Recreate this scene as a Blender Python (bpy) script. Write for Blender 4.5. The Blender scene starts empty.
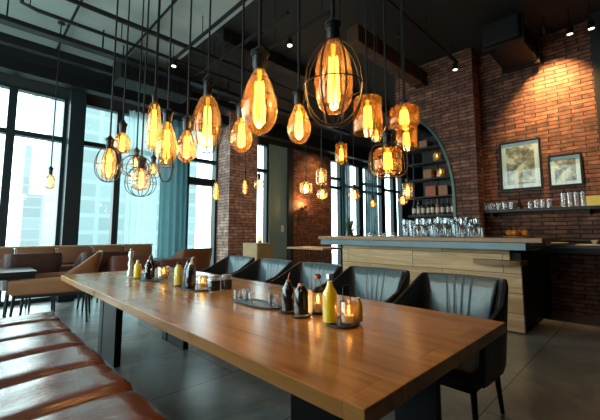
import bpy, bmesh, math, random
from mathutils import Vector, Matrix
random.seed(7)
C = bpy.context.scene.collection
PI = math.pi

# ------------------------------------------------------------------ materials
def newmat(name):
    m = bpy.data.materials.new(name); m.use_nodes = True
    nt = m.node_tree; nt.nodes.clear()
    out = nt.nodes.new('ShaderNodeOutputMaterial')
    return m, nt, out
def N(nt, t, **kw):
    n = nt.nodes.new(t)
    for k, v in kw.items():
        if k in n.inputs.keys(): n.inputs[k].default_value = v
        else: setattr(n, k, v)
    return n
def L(nt, a, b): nt.links.new(a, b)
def c4(c): return (c[0], c[1], c[2], 1)

def plain(name, col, rough=.5, metal=0, var=.15, scale=8, bump=.0, coat=0, spec=.5, bscale=40):
    m, nt, out = newmat(name)
    p = N(nt, 'ShaderNodeBsdfPrincipled'); p.inputs['Roughness'].default_value = rough
    p.inputs['Metallic'].default_value = metal; p.inputs['Coat Weight'].default_value = coat
    p.inputs['Specular IOR Level'].default_value = spec
    tc = N(nt, 'ShaderNodeTexCoord')
    no = N(nt, 'ShaderNodeTexNoise', Scale=scale, Detail=4)
    L(nt, tc.outputs['Object'], no.inputs['Vector'])
    r = N(nt, 'ShaderNodeMix', data_type='RGBA')
    r.inputs[6].default_value = c4([x*(1-var) for x in col]); r.inputs[7].default_value = c4([min(1, x*(1+var)) for x in col])
    L(nt, no.outputs['Fac'], r.inputs[0]); L(nt, r.outputs[2], p.inputs['Base Color'])
    if bump:
        n2 = N(nt, 'ShaderNodeTexNoise', Scale=bscale, Detail=3); L(nt, tc.outputs['Object'], n2.inputs['Vector'])
        b = N(nt, 'ShaderNodeBump', Strength=bump, Distance=.01)
        L(nt, n2.outputs['Fac'], b.inputs['Height']); L(nt, b.outputs[0], p.inputs['Normal'])
    L(nt, p.outputs[0], out.inputs[0]); return m

def emis(name, col, s):
    m, nt, out = newmat(name)
    e = N(nt, 'ShaderNodeEmission', Strength=s); e.inputs[0].default_value = c4(col)
    L(nt, e.outputs[0], out.inputs[0]); return m

def glass(name, tint=(1, 1, 1), body=None, bodyw=0., edge=(.8, .85, .85), lo=.04, hi=.6, rough=.03, blend=.35):
    """thin glass: transparent with glossy reflection growing towards the edge, optionally a translucent tint of its own"""
    m, nt, out = newmat(name)
    t = N(nt, 'ShaderNodeBsdfTransparent'); t.inputs[0].default_value = c4(tint)
    cur = t.outputs[0]
    if body:
        tr = N(nt, 'ShaderNodeBsdfTranslucent'); tr.inputs[0].default_value = c4(body)
        mx = N(nt, 'ShaderNodeMixShader'); mx.inputs[0].default_value = bodyw
        L(nt, cur, mx.inputs[1]); L(nt, tr.outputs[0], mx.inputs[2]); cur = mx.outputs[0]
    g = N(nt, 'ShaderNodeBsdfGlossy', Roughness=rough); g.inputs[0].default_value = c4(edge)
    lw = N(nt, 'ShaderNodeLayerWeight', Blend=blend)
    mr = N(nt, 'ShaderNodeMapRange'); mr.inputs[3].default_value = lo; mr.inputs[4].default_value = hi
    L(nt, lw.outputs['Facing'], mr.inputs[0])
    mx = N(nt, 'ShaderNodeMixShader'); L(nt, mr.outputs[0], mx.inputs[0])
    L(nt, cur, mx.inputs[1]); L(nt, g.outputs[0], mx.inputs[2]); L(nt, mx.outputs[0], out.inputs[0]); return m

def brickmat(name, c1, c2, mortar, row=.085, w=.36, rough=.75):
    m, nt, out = newmat(name)
    p = N(nt, 'ShaderNodeBsdfPrincipled', Roughness=rough)
    tc = N(nt, 'ShaderNodeTexCoord'); ge = N(nt, 'ShaderNodeNewGeometry')
    s = N(nt, 'ShaderNodeSeparateXYZ'); L(nt, tc.outputs['Object'], s.inputs[0])
    n = N(nt, 'ShaderNodeSeparateXYZ'); L(nt, ge.outputs['True Normal'], n.inputs[0])
    ab = N(nt, 'ShaderNodeMath', operation='ABSOLUTE'); L(nt, n.outputs[0], ab.inputs[0])
    gt = N(nt, 'ShaderNodeMath', operation='GREATER_THAN'); gt.inputs[1].default_value = .5; L(nt, ab.outputs[0], gt.inputs[0])
    mx = N(nt, 'ShaderNodeMix', data_type='FLOAT'); L(nt, gt.outputs[0], mx.inputs[0])
    L(nt, s.outputs[0], mx.inputs[2]); L(nt, s.outputs[1], mx.inputs[3])
    cb = N(nt, 'ShaderNodeCombineXYZ'); L(nt, mx.outputs[0], cb.inputs[0]); L(nt, s.outputs[2], cb.inputs[1])
    dn = N(nt, 'ShaderNodeTexNoise', Scale=3.5, Detail=2); L(nt, tc.outputs['Object'], dn.inputs['Vector'])
    va = N(nt, 'ShaderNodeVectorMath', operation='MULTIPLY_ADD'); va.inputs[1].default_value = (.06, .035, 0)
    L(nt, dn.outputs['Color'], va.inputs[0]); L(nt, cb.outputs[0], va.inputs[2])
    b = N(nt, 'ShaderNodeTexBrick', offset=.5)
    b.inputs['Scale'].default_value = 1; b.inputs['Mortar Size'].default_value = .009; b.inputs['Mortar Smooth'].default_value = .5
    b.inputs['Brick Width'].default_value = w; b.inputs['Row Height'].default_value = row; b.inputs['Bias'].default_value = -.1
    b.inputs['Color1'].default_value = c4(c1); b.inputs['Color2'].default_value = c4(c2); b.inputs['Mortar'].default_value = c4(mortar)
    L(nt, va.outputs[0], b.inputs['Vector'])
    no = N(nt, 'ShaderNodeTexNoise', Scale=9, Detail=5); L(nt, tc.outputs['Object'], no.inputs['Vector'])
    mr = N(nt, 'ShaderNodeMapRange'); mr.inputs[1].default_value = .3; mr.inputs[2].default_value = .7; mr.inputs[3].default_value = .5; mr.inputs[4].default_value = 1.45
    L(nt, no.outputs['Fac'], mr.inputs[0])
    mu = N(nt, 'ShaderNodeVectorMath', operation='SCALE'); L(nt, b.outputs['Color'], mu.inputs[0]); L(nt, mr.outputs[0], mu.inputs[3])
    L(nt, mu.outputs[0], p.inputs['Base Color'])
    iv = N(nt, 'ShaderNodeMath', operation='MULTIPLY_ADD'); iv.inputs[1].default_value = -1; iv.inputs[2].default_value = 1
    L(nt, b.outputs['Fac'], iv.inputs[0])
    ad = N(nt, 'ShaderNodeMath', operation='MULTIPLY_ADD'); ad.inputs[1].default_value = .35
    L(nt, no.outputs['Fac'], ad.inputs[0]); L(nt, iv.outputs[0], ad.inputs[2])
    bp = N(nt, 'ShaderNodeBump', Strength=.9, Distance=.015); L(nt, ad.outputs[0], bp.inputs['Height']); L(nt, bp.outputs[0], p.inputs['Normal'])
    L(nt, p.outputs[0], out.inputs[0]); return m

def woodmat(name, c1, c2, axis='Y', plank=.18, length=1.5, across='X', rough=.35, coat=0., gap=(.02, .01, .005), seam=.0025, grain=1., bump=.15):
    """boards running along `axis`, stacked along `across`"""
    m, nt, out = newmat(name)
    p = N(nt, 'ShaderNodeBsdfPrincipled', Roughness=rough); p.inputs['Coat Weight'].default_value = coat; p.inputs['Coat Roughness'].default_value = .2
    tc = N(nt, 'ShaderNodeTexCoord'); s = N(nt, 'ShaderNodeSeparateXYZ'); L(nt, tc.outputs['Object'], s.inputs[0])
    ix = {'X': 0, 'Y': 1, 'Z': 2}
    cb = N(nt, 'ShaderNodeCombineXYZ'); L(nt, s.outputs[ix[axis]], cb.inputs[0]); L(nt, s.outputs[ix[across]], cb.inputs[1])
    b = N(nt, 'ShaderNodeTexBrick', offset=.37)
    b.inputs['Scale'].default_value = 1; b.inputs['Mortar Size'].default_value = seam; b.inputs['Mortar Smooth'].default_value = .2
    b.inputs['Brick Width'].default_value = length; b.inputs['Row Height'].default_value = plank; b.inputs['Bias'].default_value = 0
    b.inputs['Color1'].default_value = (0, 0, 0, 1); b.inputs['Color2'].default_value = (1, 1, 1, 1); b.inputs['Mortar'].default_value = (.5, .5, .5, 1)
    L(nt, cb.outputs[0], b.inputs['Vector'])
    mp = N(nt, 'ShaderNodeMapping'); sc = [14, 14, 14]; sc[ix[axis]] = 1.1
    mp.inputs['Scale'].default_value = sc; L(nt, tc.outputs['Object'], mp.inputs[0])
    off = N(nt, 'ShaderNodeVectorMath', operation='MULTIPLY_ADD'); off.inputs[1].default_value = (7, 7, 7)
    L(nt, b.outputs['Color'], off.inputs[0]); L(nt, mp.outputs[0], off.inputs[2])
    no = N(nt, 'ShaderNodeTexNoise', Scale=1, Detail=7, Roughness=.62, Distortion=.8); L(nt, off.outputs[0], no.inputs['Vector'])
    lg = N(nt, 'ShaderNodeTexNoise', Scale=1.7, Detail=2); L(nt, tc.outputs['Object'], lg.inputs['Vector'])
    sp = N(nt, 'ShaderNodeSeparateColor'); L(nt, b.outputs['Color'], sp.inputs[0])
    a1 = N(nt, 'ShaderNodeMath', operation='MULTIPLY_ADD'); a1.inputs[1].default_value = .45; L(nt, sp.outputs[0], a1.inputs[0])
    a0 = N(nt, 'ShaderNodeMapRange'); a0.inputs[1].default_value = .3; a0.inputs[2].default_value = .72; a0.inputs[3].default_value = 0; a0.inputs[4].default_value = .6*grain
    L(nt, no.outputs['Fac'], a0.inputs[0]); L(nt, a0.outputs[0], a1.inputs[2])
    mx = N(nt, 'ShaderNodeMix', data_type='RGBA'); mx.inputs[6].default_value = c4(c1); mx.inputs[7].default_value = c4(c2)
    L(nt, a1.outputs[0], mx.inputs[0])
    m2 = N(nt, 'ShaderNodeMix', data_type='RGBA'); m2.inputs[7].default_value = c4(gap)
    L(nt, b.outputs['Fac'], m2.inputs[0]); L(nt, mx.outputs[2], m2.inputs[6]); L(nt, m2.outputs[2], p.inputs['Base Color'])
    bp = N(nt, 'ShaderNodeBump', Strength=bump, Distance=.004); L(nt, no.outputs['Fac'], bp.inputs['Height']); L(nt, bp.outputs[0], p.inputs['Normal'])
    r = N(nt, 'ShaderNodeMapRange'); r.inputs[3].default_value = rough*.75; r.inputs[4].default_value = rough*1.3
    L(nt, lg.outputs['Fac'], r.inputs[0]); L(nt, r.outputs[0], p.inputs['Roughness'])
    L(nt, p.outputs[0], out.inputs[0]); return m

def floormat():
    m, nt, out = newmat('polished_concrete_tile')
    p = N(nt, 'ShaderNodeBsdfPrincipled', Roughness=.3); p.inputs['Coat Weight'].default_value = 1; p.inputs['Coat Roughness'].default_value = .26; p.inputs['Coat IOR'].default_value = 1.8
    tc = N(nt, 'ShaderNodeTexCoord')
    b = N(nt, 'ShaderNodeTexBrick', offset=.5)
    b.inputs['Scale'].default_value = 1; b.inputs['Mortar Size'].default_value = .005; b.inputs['Brick Width'].default_value = 1.8; b.inputs['Row Height'].default_value = .9
    b.inputs['Color1'].default_value = (.34, .345, .33, 1); b.inputs['Color2'].default_value = (.42, .425, .40, 1); b.inputs['Mortar'].default_value = (.04, .04, .04, 1)
    L(nt, tc.outputs['Object'], b.inputs['Vector'])
    no = N(nt, 'ShaderNodeTexNoise', Scale=1.6, Detail=7, Roughness=.6, Distortion=1.2); L(nt, tc.outputs['Object'], no.inputs['Vector'])
    mr = N(nt, 'ShaderNodeMapRange'); mr.inputs[1].default_value = .3; mr.inputs[2].default_value = .7; mr.inputs[3].default_value = .6; mr.inputs[4].default_value = 1.35
    L(nt, no.outputs['Fac'], mr.inputs[0])
    mu = N(nt, 'ShaderNodeVectorMath', operation='SCALE'); L(nt, b.outputs['Color'], mu.inputs[0]); L(nt, mr.outputs[0], mu.inputs[3])
    L(nt, mu.outputs[0], p.inputs['Base Color'])
    m2 = N(nt, 'ShaderNodeMapRange'); m2.inputs[3].default_value = .22; m2.inputs[4].default_value = .42; L(nt, no.outputs['Fac'], m2.inputs[0]); L(nt, m2.outputs[0], p.inputs['Roughness'])
    bp = N(nt, 'ShaderNodeBump', Strength=.12, Distance=.02); L(nt, no.outputs['Fac'], bp.inputs['Height']); L(nt, bp.outputs[0], p.inputs['Normal'])
    L(nt, p.outputs[0], out.inputs[0]); return m

def leathermat(name, col, rough=.32, var=.3, wr=.25, scale=3, coat=0):
    m, nt, out = newmat(name)
    p = N(nt, 'ShaderNodeBsdfPrincipled', Roughness=rough); p.inputs['Coat Weight'].default_value = coat; p.inputs['Coat Roughness'].default_value = .22
    tc = N(nt, 'ShaderNodeTexCoord')
    no = N(nt, 'ShaderNodeTexNoise', Scale=scale, Detail=6, Roughness=.6, Distortion=1.5); L(nt, tc.outputs['Object'], no.inputs['Vector'])
    mx = N(nt, 'ShaderNodeMix', data_type='RGBA'); mx.inputs[6].default_value = c4([x*(1-var) for x in col]); mx.inputs[7].default_value = c4([x*(1+var) for x in col])
    L(nt, no.outputs['Fac'], mx.inputs[0]); L(nt, mx.outputs[2], p.inputs['Base Color'])
    mp = N(nt, 'ShaderNodeMapping'); mp.inputs['Scale'].default_value = (4, 9, 6); L(nt, tc.outputs['Object'], mp.inputs[0])
    n2 = N(nt, 'ShaderNodeTexNoise', Scale=1.6, Detail=3, Distortion=2.0); L(nt, mp.outputs[0], n2.inputs['Vector'])
    bp = N(nt, 'ShaderNodeBump', Strength=wr, Distance=.02); L(nt, n2.outputs['Fac'], bp.inputs['Height'])
    n3 = N(nt, 'ShaderNodeTexNoise', Scale=160, Detail=2); L(nt, tc.outputs['Object'], n3.inputs['Vector'])
    b3 = N(nt, 'ShaderNodeBump', Strength=.08, Distance=.002); L(nt, n3.outputs['Fac'], b3.inputs['Height']); L(nt, bp.outputs[0], b3.inputs['Normal'])
    L(nt, b3.outputs[0], p.inputs['Normal'])
    r = N(nt, 'ShaderNodeMapRange'); r.inputs[3].default_value = rough*.75; r.inputs[4].default_value = rough*1.35
    L(nt, no.outputs['Fac'], r.inputs[0]); L(nt, r.outputs[0], p.inputs['Roughness'])
    L(nt, p.outputs[0], out.inputs[0]); return m

M = {}
M['brick'] = brickmat('red_brick', (.25, .105, .062), (.095, .037, .026), (.014, .011, .010), row=.066, w=.31)
M['brickp'] = brickmat('pillar_brick', (.46, .27, .2), (.24, .12, .085), (.06, .05, .045), row=.075, w=.3)
M['oak'] = woodmat('oak_tabletop', (.54, .25, .065), (.22, .085, .022), 'Y', .23, 2.1, 'X', rough=.25, seam=.0008, gap=(.15, .06, .018), bump=.05)
M['oak_top_bar'] = woodmat('bar_wood', (.42, .24, .11), (.25, .13, .055), 'Y', .3, 2.4, 'X', rough=.4)
M['barboard'] = woodmat('pale_reclaimed_boards', (.92, .64, .36), (.46, .28, .135), 'Y', .245, 1.25, 'Z', rough=.6, seam=.004, gap=(.06, .035, .018), bump=.3, grain=1.5)
M['ledgewood'] = plain('ledge_wood', (.26, .14, .06), .45, var=.35, scale=10)
M['rawwood'] = plain('pale_serving_wood', (.42, .26, .14), .45, var=.3, scale=10)
M['floor'] = floormat()
M['steel'] = plain('black_steel', (.008, .009, .010), .45, 0, spec=.25)
M['darkframe'] = plain('dark_window_frame', (.012, .02, .024), .4, 0, spec=.3)
M['blackcable'] = plain('black_cable', (.008, .009, .01), .5, spec=.3)
M['ceil'] = plain('ceiling_concrete', (.34, .40, .38), .75, var=.4, scale=1.3, bump=.2, bscale=6)
M['ceilblack'] = plain('ceiling_black', (.012, .013, .013), .8, var=.4, scale=1.3)
M['wallp'] = plain('dark_plaster', (.018, .02, .021), .7, var=.2)
M['tealpanel'] = plain('grey_teal_panel', (.17, .29, .32), .5, var=.08)
M['duct'] = plain('duct_dark_metal', (.010, .011, .011), .6, 0, spec=.2)
M['ductbrown'] = plain('duct_brown', (.06, .03, .014), .6, 0, spec=.3)
M['slab'] = plain('blue_grey_stone', (.13, .22, .26), .3, var=.3, scale=5)
M['blackpanel'] = plain('black_panel', (.007, .007, .007), .55, spec=.2)
M['darkcounter'] = plain('dark_counter_stone', (.012, .013, .014), .3, spec=.4)
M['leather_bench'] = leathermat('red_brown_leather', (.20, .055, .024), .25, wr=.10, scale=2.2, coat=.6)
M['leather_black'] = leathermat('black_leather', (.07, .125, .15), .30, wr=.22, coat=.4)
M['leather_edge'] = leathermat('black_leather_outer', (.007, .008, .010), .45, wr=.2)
M['leather_caramel'] = leathermat('caramel_leather', (.20, .075, .024), .42, wr=.2)
M['leather_brown'] = leathermat('brown_leather', (.22, .10, .055), .38, wr=.4)
M['leather_dark'] = leathermat('dark_brown_leather', (.05, .022, .018), .4, wr=.2)
M['leather_rust'] = leathermat('rust_leather', (.16, .05, .035), .4, wr=.2)
M['socket'] = plain('socket_metal', (.018, .023, .028), .34, .4)
M['wire'] = plain('cage_wire', (.035, .028, .024), .35, .6)
M['brass'] = plain('brass', (.45, .25, .10), .3, 1)
M['copper'] = plain('copper', (.5, .2, .1), .35, 1)
M['silver'] = plain('silver_cap', (.55, .55, .55), .3, .9)
M['white'] = plain('white_plastic', (.75, .75, .72), .4)
M['candle'] = plain('candle_wax', (.85, .75, .55), .5)
M['clear'] = glass('clear_glass', (.96, .98, .98), edge=(.95, .97, 1), lo=.06, hi=.75, blend=.5)
M['bottleglass'] = glass('bottle_glass', (.97, .98, .98), edge=(.95, .97, 1), lo=.02, hi=.35, blend=.3)
M['clearbody'] = glass('stem_glass', (.95, .97, .97), body=(.8, .85, .88), bodyw=.03, edge=(.95, .97, 1), lo=.05, hi=.7, blend=.4)
M['pane'] = glass('window_pane', (.93, .98, .975), edge=(.9, .95, .95), lo=.02, hi=.35, rough=.01, blend=.25)
M['amber'] = glass('amber_glass', (1, .78, .46), body=(1, .45, .10), bodyw=.075, edge=(1, .88, .7), lo=.03, hi=.42, blend=.4, rough=.06)
M['amber2'] = glass('deep_amber_glass', (1, .68, .33), body=(.9, .36, .06), bodyw=.08, edge=(1, .8, .55), lo=.03, hi=.42, blend=.4, rough=.06)
M['smoke'] = glass('smoky_glass', (.8, .72, .6), body=(.9, .6, .3), bodyw=.08, edge=(.9, .9, .9), lo=.06, hi=.7, blend=.4)
M['fil'] = emis('glowing_filament', (1, .50, .07), 10)
M['filcore'] = emis('glowing_stem', (1, .36, .05), 2.2)
M['flame'] = emis('candle_flame', (1, .55, .12), 9)
M['spotlens'] = emis('spot_lens', (1, .86, .65), 6)
M['dark_liquid'] = plain('dark_sauce', (.012, .006, .006), .12)
M['yellow'] = plain('yellow_oil', (.95, .62, .015), .3, var=.1)
M['yellow_pale'] = plain('yellow_oil_dressing', (.75, .58, .08), .25, var=.12)
M['cork'] = plain('copper_coloured_stopper', (.5, .2, .12), .5)
M['tray'] = plain('black_slate_tray', (.015, .016, .018), .35)
M['orange'] = plain('orange_peel', (.75, .22, .03), .5, var=.15, bump=.2, bscale=90)
M['mapp'] = None
M['gold'] = plain('gold_panel', (.42, .27, .12), .45, .3)
M['leaf'] = plain('leaf_green', (.03, .07, .03), .5, var=.3)
M['greenbottle'] = plain('dark_green_bottle', (.01, .02, .014), .15)
M['paper'] = plain('bottle_label', (.6, .55, .45), .6)
M['archtrim'] = plain('arch_steel_green', (.05, .085, .07), .4, .5)
M['redbox'] = plain('rust_red_box', (.35, .09, .04), .6)
M['brownbox'] = plain('brown_box', (.28, .13, .06), .6)
M['plate'] = plain('plate_ceramic', (.55, .53, .48), .3)

def framedart():
    m, nt, out = newmat('faded_print'); p = N(nt, 'ShaderNodeBsdfPrincipled', Roughness=.5)
    tc = N(nt, 'ShaderNodeTexCoord')
    a = N(nt, 'ShaderNodeTexNoise', Scale=15, Detail=8, Roughness=.75); L(nt, tc.outputs['Object'], a.inputs['Vector'])
    b = N(nt, 'ShaderNodeTexNoise', Scale=6, Detail=2); L(nt, tc.outputs['Object'], b.inputs['Vector'])
    r = N(nt, 'ShaderNodeValToRGB'); e = r.color_ramp.elements
    e[0].position = .36; e[0].color = (.13, .12, .09, 1); e[1].position = .56; e[1].color = (.80, .74, .60, 1)
    x = e.new(.47); x.color = (.38, .34, .25, 1)
    ad = N(nt, 'ShaderNodeMath', operation='MULTIPLY_ADD'); ad.inputs[1].default_value = .55
    sb = N(nt, 'ShaderNodeMath', operation='MULTIPLY_ADD'); sb.inputs[1].default_value = .6; sb.inputs[2].default_value = -.09
    L(nt, b.outputs['Fac'], sb.inputs[0]); L(nt, a.outputs['Fac'], ad.inputs[0]); L(nt, sb.outputs[0], ad.inputs[2])
    L(nt, ad.outputs[0], r.inputs[0]); L(nt, r.outputs[0], p.inputs['Base Color']); L(nt, p.outputs[0], out.inputs[0]); return m
M['print'] = framedart()
M['mat'] = plain('picture_mount', (.80, .86, .86), .6, var=.05)

def curtainmat(name, col, trans, op):
    m, nt, out = newmat(name)
    d = N(nt, 'ShaderNodeBsdfDiffuse'); d.inputs[0].default_value = c4(col)
    t = N(nt, 'ShaderNodeBsdfTranslucent'); t.inputs[0].default_value = c4(col)
    tr = N(nt, 'ShaderNodeBsdfTransparent')
    a = N(nt, 'ShaderNodeMixShader'); a.inputs[0].default_value = trans; L(nt, d.outputs[0], a.inputs[1]); L(nt, t.outputs[0], a.inputs[2])
    tc = N(nt, 'ShaderNodeTexCoord'); n = N(nt, 'ShaderNodeTexNoise', Scale=2, Detail=2); L(nt, tc.outputs['Object'], n.inputs['Vector'])
    mr = N(nt, 'ShaderNodeMapRange'); mr.inputs[3].default_value = op-.08; mr.inputs[4].default_value = op+.08; L(nt, n.outputs['Fac'], mr.inputs[0])
    b = N(nt, 'ShaderNodeMixShader'); L(nt, mr.outputs[0], b.inputs[0]); L(nt, tr.outputs[0], b.inputs[1]); L(nt, a.outputs[0], b.inputs[2])
    L(nt, b.outputs[0], out.inputs[0]); return m
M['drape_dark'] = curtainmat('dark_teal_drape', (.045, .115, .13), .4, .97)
M['sheer'] = curtainmat('sheer_curtain', (.70, .88, .90), .6, .55)
M['drape'] = curtainmat('teal_drape', (.10, .23, .255), .5, .95)

def towermat(name, c1, c2, fl=3.6, bay=2.4):
    m, nt, out = newmat(name); p = N(nt, 'ShaderNodeBsdfPrincipled', Roughness=.5)
    tc = N(nt, 'ShaderNodeTexCoord'); s = N(nt, 'ShaderNodeSeparateXYZ'); L(nt, tc.outputs['Object'], s.inputs[0])
    ad = N(nt, 'ShaderNodeMath', operation='ADD'); L(nt, s.outputs[0], ad.inputs[0]); L(nt, s.outputs[1], ad.inputs[1])
    cb = N(nt, 'ShaderNodeCombineXYZ'); L(nt, ad.outputs[0], cb.inputs[0]); L(nt, s.outputs[2], cb.inputs[1])
    b = N(nt, 'ShaderNodeTexBrick', offset=0); b.inputs['Scale'].default_value = 1; b.inputs['Mortar Size'].default_value = .16; b.inputs['Brick Width'].default_value = bay; b.inputs['Row Height'].default_value = fl
    b.inputs['Color1'].default_value = c4(c1); b.inputs['Color2'].default_value = c4([x*.8 for x in c1]); b.inputs['Mortar'].default_value = c4(c2)
    L(nt, cb.outputs[0], b.inputs['Vector']); L(nt, b.outputs['Color'], p.inputs['Base Color']); L(nt, p.outputs[0], out.inputs[0]); return m
M['tower'] = towermat('hazy_teal_facade', (.13, .185, .19), (.155, .21, .215), 1.3, 3.1)  # outdoor haze is mixed into both pale, low-contrast facade colours
M['tower2'] = towermat('hazy_tower_facade', (.20, .235, .24), (.22, .255, .26), 2, 5)
M['street'] = plain('street_paving', (.25, .28, .28), .8)

# ------------------------------------------------------------------ mesh helpers
def BM(): return bmesh.new()
def box(bm, a, b, bev=0):
    x0, y0, z0 = [min(a[i], b[i]) for i in range(3)]; x1, y1, z1 = [max(a[i], b[i]) for i in range(3)]
    r = bmesh.ops.create_cube(bm, size=1)
    vs = r['verts']
    for v in vs: v.co = Vector(((x0+x1)/2+v.co.x*(x1-x0), (y0+y1)/2+v.co.y*(y1-y0), (z0+z1)/2+v.co.z*(z1-z0)))
    if bev:
        es = list({e for v in vs for e in v.link_edges})
        bmesh.ops.bevel(bm, geom=es, offset=bev, segments=3, affect='EDGES', profile=.5)
    return bm
def lathe(bm, prof, c=(0, 0, 0), seg=24, rot=None, sx=1, sy=1):
    rings = []
    for r, z in prof:
        if r < 1e-5:
            v = bm.verts.new((0, 0, z)); rings.append([v])
        else: rings.append([bm.verts.new((r*math.cos(2*PI*i/seg)*sx, r*math.sin(2*PI*i/seg)*sy, z)) for i in range(seg)])
    for a, b in zip(rings, rings[1:]):
        for i in range(seg):
            j = (i+1) % seg
            f = [a[i % len(a)], a[j % len(a)], b[j % len(b)], b[i % len(b)]]
            u = []
            for v in f:
                if v not in u: u.append(v)
            if len(u) > 2:
                try: bm.faces.new(u)
                except ValueError: pass
    vs = [v for r in rings for v in r]
    for v in vs:
        if rot: v.co = rot @ v.co
        v.co += Vector(c)
    return bm
def tube(bm, pts, r, seg=8, cyc=False, r2=None):
    pts = [Vector(p) for p in pts]; n = len(pts); rings = []
    up = Vector((0, 0, 1)); prev = None
    for i, p in enumerate(pts):
        if cyc: t = pts[(i+1) % n]-pts[i-1]
        else: t = pts[min(i+1, n-1)]-pts[max(i-1, 0)]
        t.normalize()
        if prev is None:
            a = t.cross(up)
            if a.length < .05: a = t.cross(Vector((1, 0, 0)))
        else: a = prev - t*prev.dot(t)
        a.normalize(); prev = a; b = t.cross(a)
        rr = r if r2 is None else r+(r2-r)*i/(n-1)
        rings.append([bm.verts.new(p+(a*math.cos(2*PI*k/seg)+b*math.sin(2*PI*k/seg))*rr) for k in range(seg)])
    m = n if cyc else n-1
    for i in range(m):
        A, B = rings[i], rings[(i+1) % n]
        for k in range(seg): bm.faces.new((A[k], A[(k+1) % seg], B[(k+1) % seg], B[k]))
    if not cyc: bm.faces.new(rings[0][::-1]); bm.faces.new(rings[-1])
    return bm
def obj(name, bm, mat, parent=None, smooth=False, loc=None):
    bmesh.ops.recalc_face_normals(bm, faces=bm.faces)
    me = bpy.data.meshes.new(name); bm.to_mesh(me); bm.free()
    me.materials.append(M[mat] if isinstance(mat, str) else mat)
    if smooth:
        for p in me.polygons: p.use_smooth = True
        if smooth != 'all' and hasattr(me, 'set_sharp_from_angle'): me.set_sharp_from_angle(angle=math.radians(38))
    o = bpy.data.objects.new(name, me); C.objects.link(o)
    if loc: o.location = loc
    if parent: o.parent = parent
    return o
def thing(name, label, cat, loc=(0, 0, 0), rz=0, group=None):
    o = bpy.data.objects.new(name, None); C.objects.link(o); o.empty_display_size = .05
    o.location = loc; o.rotation_euler = (0, 0, rz); o['label'] = label; o['category'] = cat
    if group: o['group'] = group
    return o
def tag(o, label, cat, group=None):
    o['label'] = label; o['category'] = cat
    if group: o['group'] = group
    return o
def struct(name, bm, mat, parent=None, label=None):
    o = obj(name, bm, mat, parent)
    if not parent: o['kind'] = 'structure'
    if label: o['label'] = label; o['category'] = name.split('_')[0]
    return o
def dup(root, loc, rz=0, label=None, group=None, scale=None):
    r = root.copy(); C.objects.link(r); r.location = loc; r.rotation_euler = (0, 0, rz)
    if label: r['label'] = label
    if group: r['group'] = group
    if scale: r.scale = scale
    for ch in list(root.children):
        c = ch.copy(); C.objects.link(c); c.parent = r
        for g in list(ch.children):
            d = g.copy(); C.objects.link(d); d.parent = c
    return r
def light(name, kind, loc, energy, col, parent=None, **kw):
    l = bpy.data.lights.new(name, kind); l.energy = energy; l.color = col
    for k, v in kw.items(): setattr(l, k, v)
    o = bpy.data.objects.new(name, l); C.objects.link(o); o.location = loc
    if parent: o.parent = parent
    return o

# ------------------------------------------------------------------ camera
cam_d = bpy.data.cameras.new('camera'); cam = bpy.data.objects.new('camera', cam_d); C.objects.link(cam)
cam_d.sensor_width = 36; cam_d.lens = 340/600*36; cam_d.shift_y = -10/600; cam_d.clip_start = .02; cam_d.clip_end = 400
yaw = math.radians(44.4); pitch = math.atan(33/340)
fw = Vector((math.sin(yaw)*math.cos(pitch), math.cos(yaw)*math.cos(pitch), math.sin(pitch)))
cam.location = (0, 0, 1.25); cam.rotation_euler = fw.to_track_quat('-Z', 'Y').to_euler()
bpy.context.scene.camera = cam
vs = bpy.context.scene.view_settings
vs.view_transform = 'Standard'; vs.look = 'None'; vs.gamma = 1; vs.exposure = 0.3; vs.use_curve_mapping = False

# ------------------------------------------------------------------ world
w = bpy.data.worlds.new('overcast_sky'); bpy.context.scene.world = w; w.use_nodes = True
nt = w.node_tree; nt.nodes.clear()
bg = N(nt, 'ShaderNodeBackground', Strength=5.2); bg.inputs[0].default_value = (.80, .97, 1, 1)
wo = N(nt, 'ShaderNodeOutputWorld'); L(nt, bg.outputs[0], wo.inputs[0])

# ------------------------------------------------------------------ setting
FY = 7.8; CZ = 4.6; WH = 3.9
struct('floor', box(BM(), (-2.7, -3.2, -.1), (17.2, 8.1, 0)), 'floor')
struct('ceiling', box(BM(), (-2.7, -3.2, CZ), (2.75, 8.1, CZ+.15)), 'ceil')
struct('ceiling_bar_zone', box(BM(), (2.75, -3.2, CZ), (17.2, 8.1, CZ+.15)), 'ceilblack')  # rest of the ceiling, with a near-black base colour
b = BM(); box(b, (-2.7, FY, WH), (17.2, FY+.3, CZ))
for x0, x1 in ((4.62, 5.49), (14.3, 17.2)): box(b, (x0, FY, 0), (x1, FY+.3, WH))
box(b, (7.03, FY-.12, 0), (7.24, FY+.3, WH))
struct('wall_back', b, 'wallp')
struct('wall_brick_back', box(BM(), (7.24, FY-.1, 0), (9.05, FY+.3, WH)), 'brick', label='brick wall section beside the far windows')
struct('trim_1', box(BM(), (6.32, FY-.05, 0), (7.03, FY+.25, WH)), 'tealpanel')
struct('wall_right', box(BM(), (6.8, .42, 0), (7.05, 2.2, CZ)), 'brick')
struct('wall_right_end', box(BM(), (6.62, -3.2, 0), (7.05, .42, CZ)), 'wallp')
struct('wall_front', box(BM(), (-2.7, -3.2, 0), (6.62, -3.05, CZ)), 'wallp')
struct('wall_far', box(BM(), (17.0, 2.0, 0), (17.2, 8.1, CZ)), 'wallp')
struct('wall_service', box(BM(), (7.05, 1.9, 0), (17.0, 2.02, CZ)), 'wallp')
# unseen left wall; its windows are added to brighten the chair backs
b = BM(); box(b, (-2.7, -3.2, WH), (-2.5, 8.1, CZ)); box(b, (-2.7, -3.2, 0), (-2.5, 1.48, WH)); box(b, (-2.7, 7.6, 0), (-2.5, 8.1, WH))
struct('wall_left', b, 'wallp')

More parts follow.
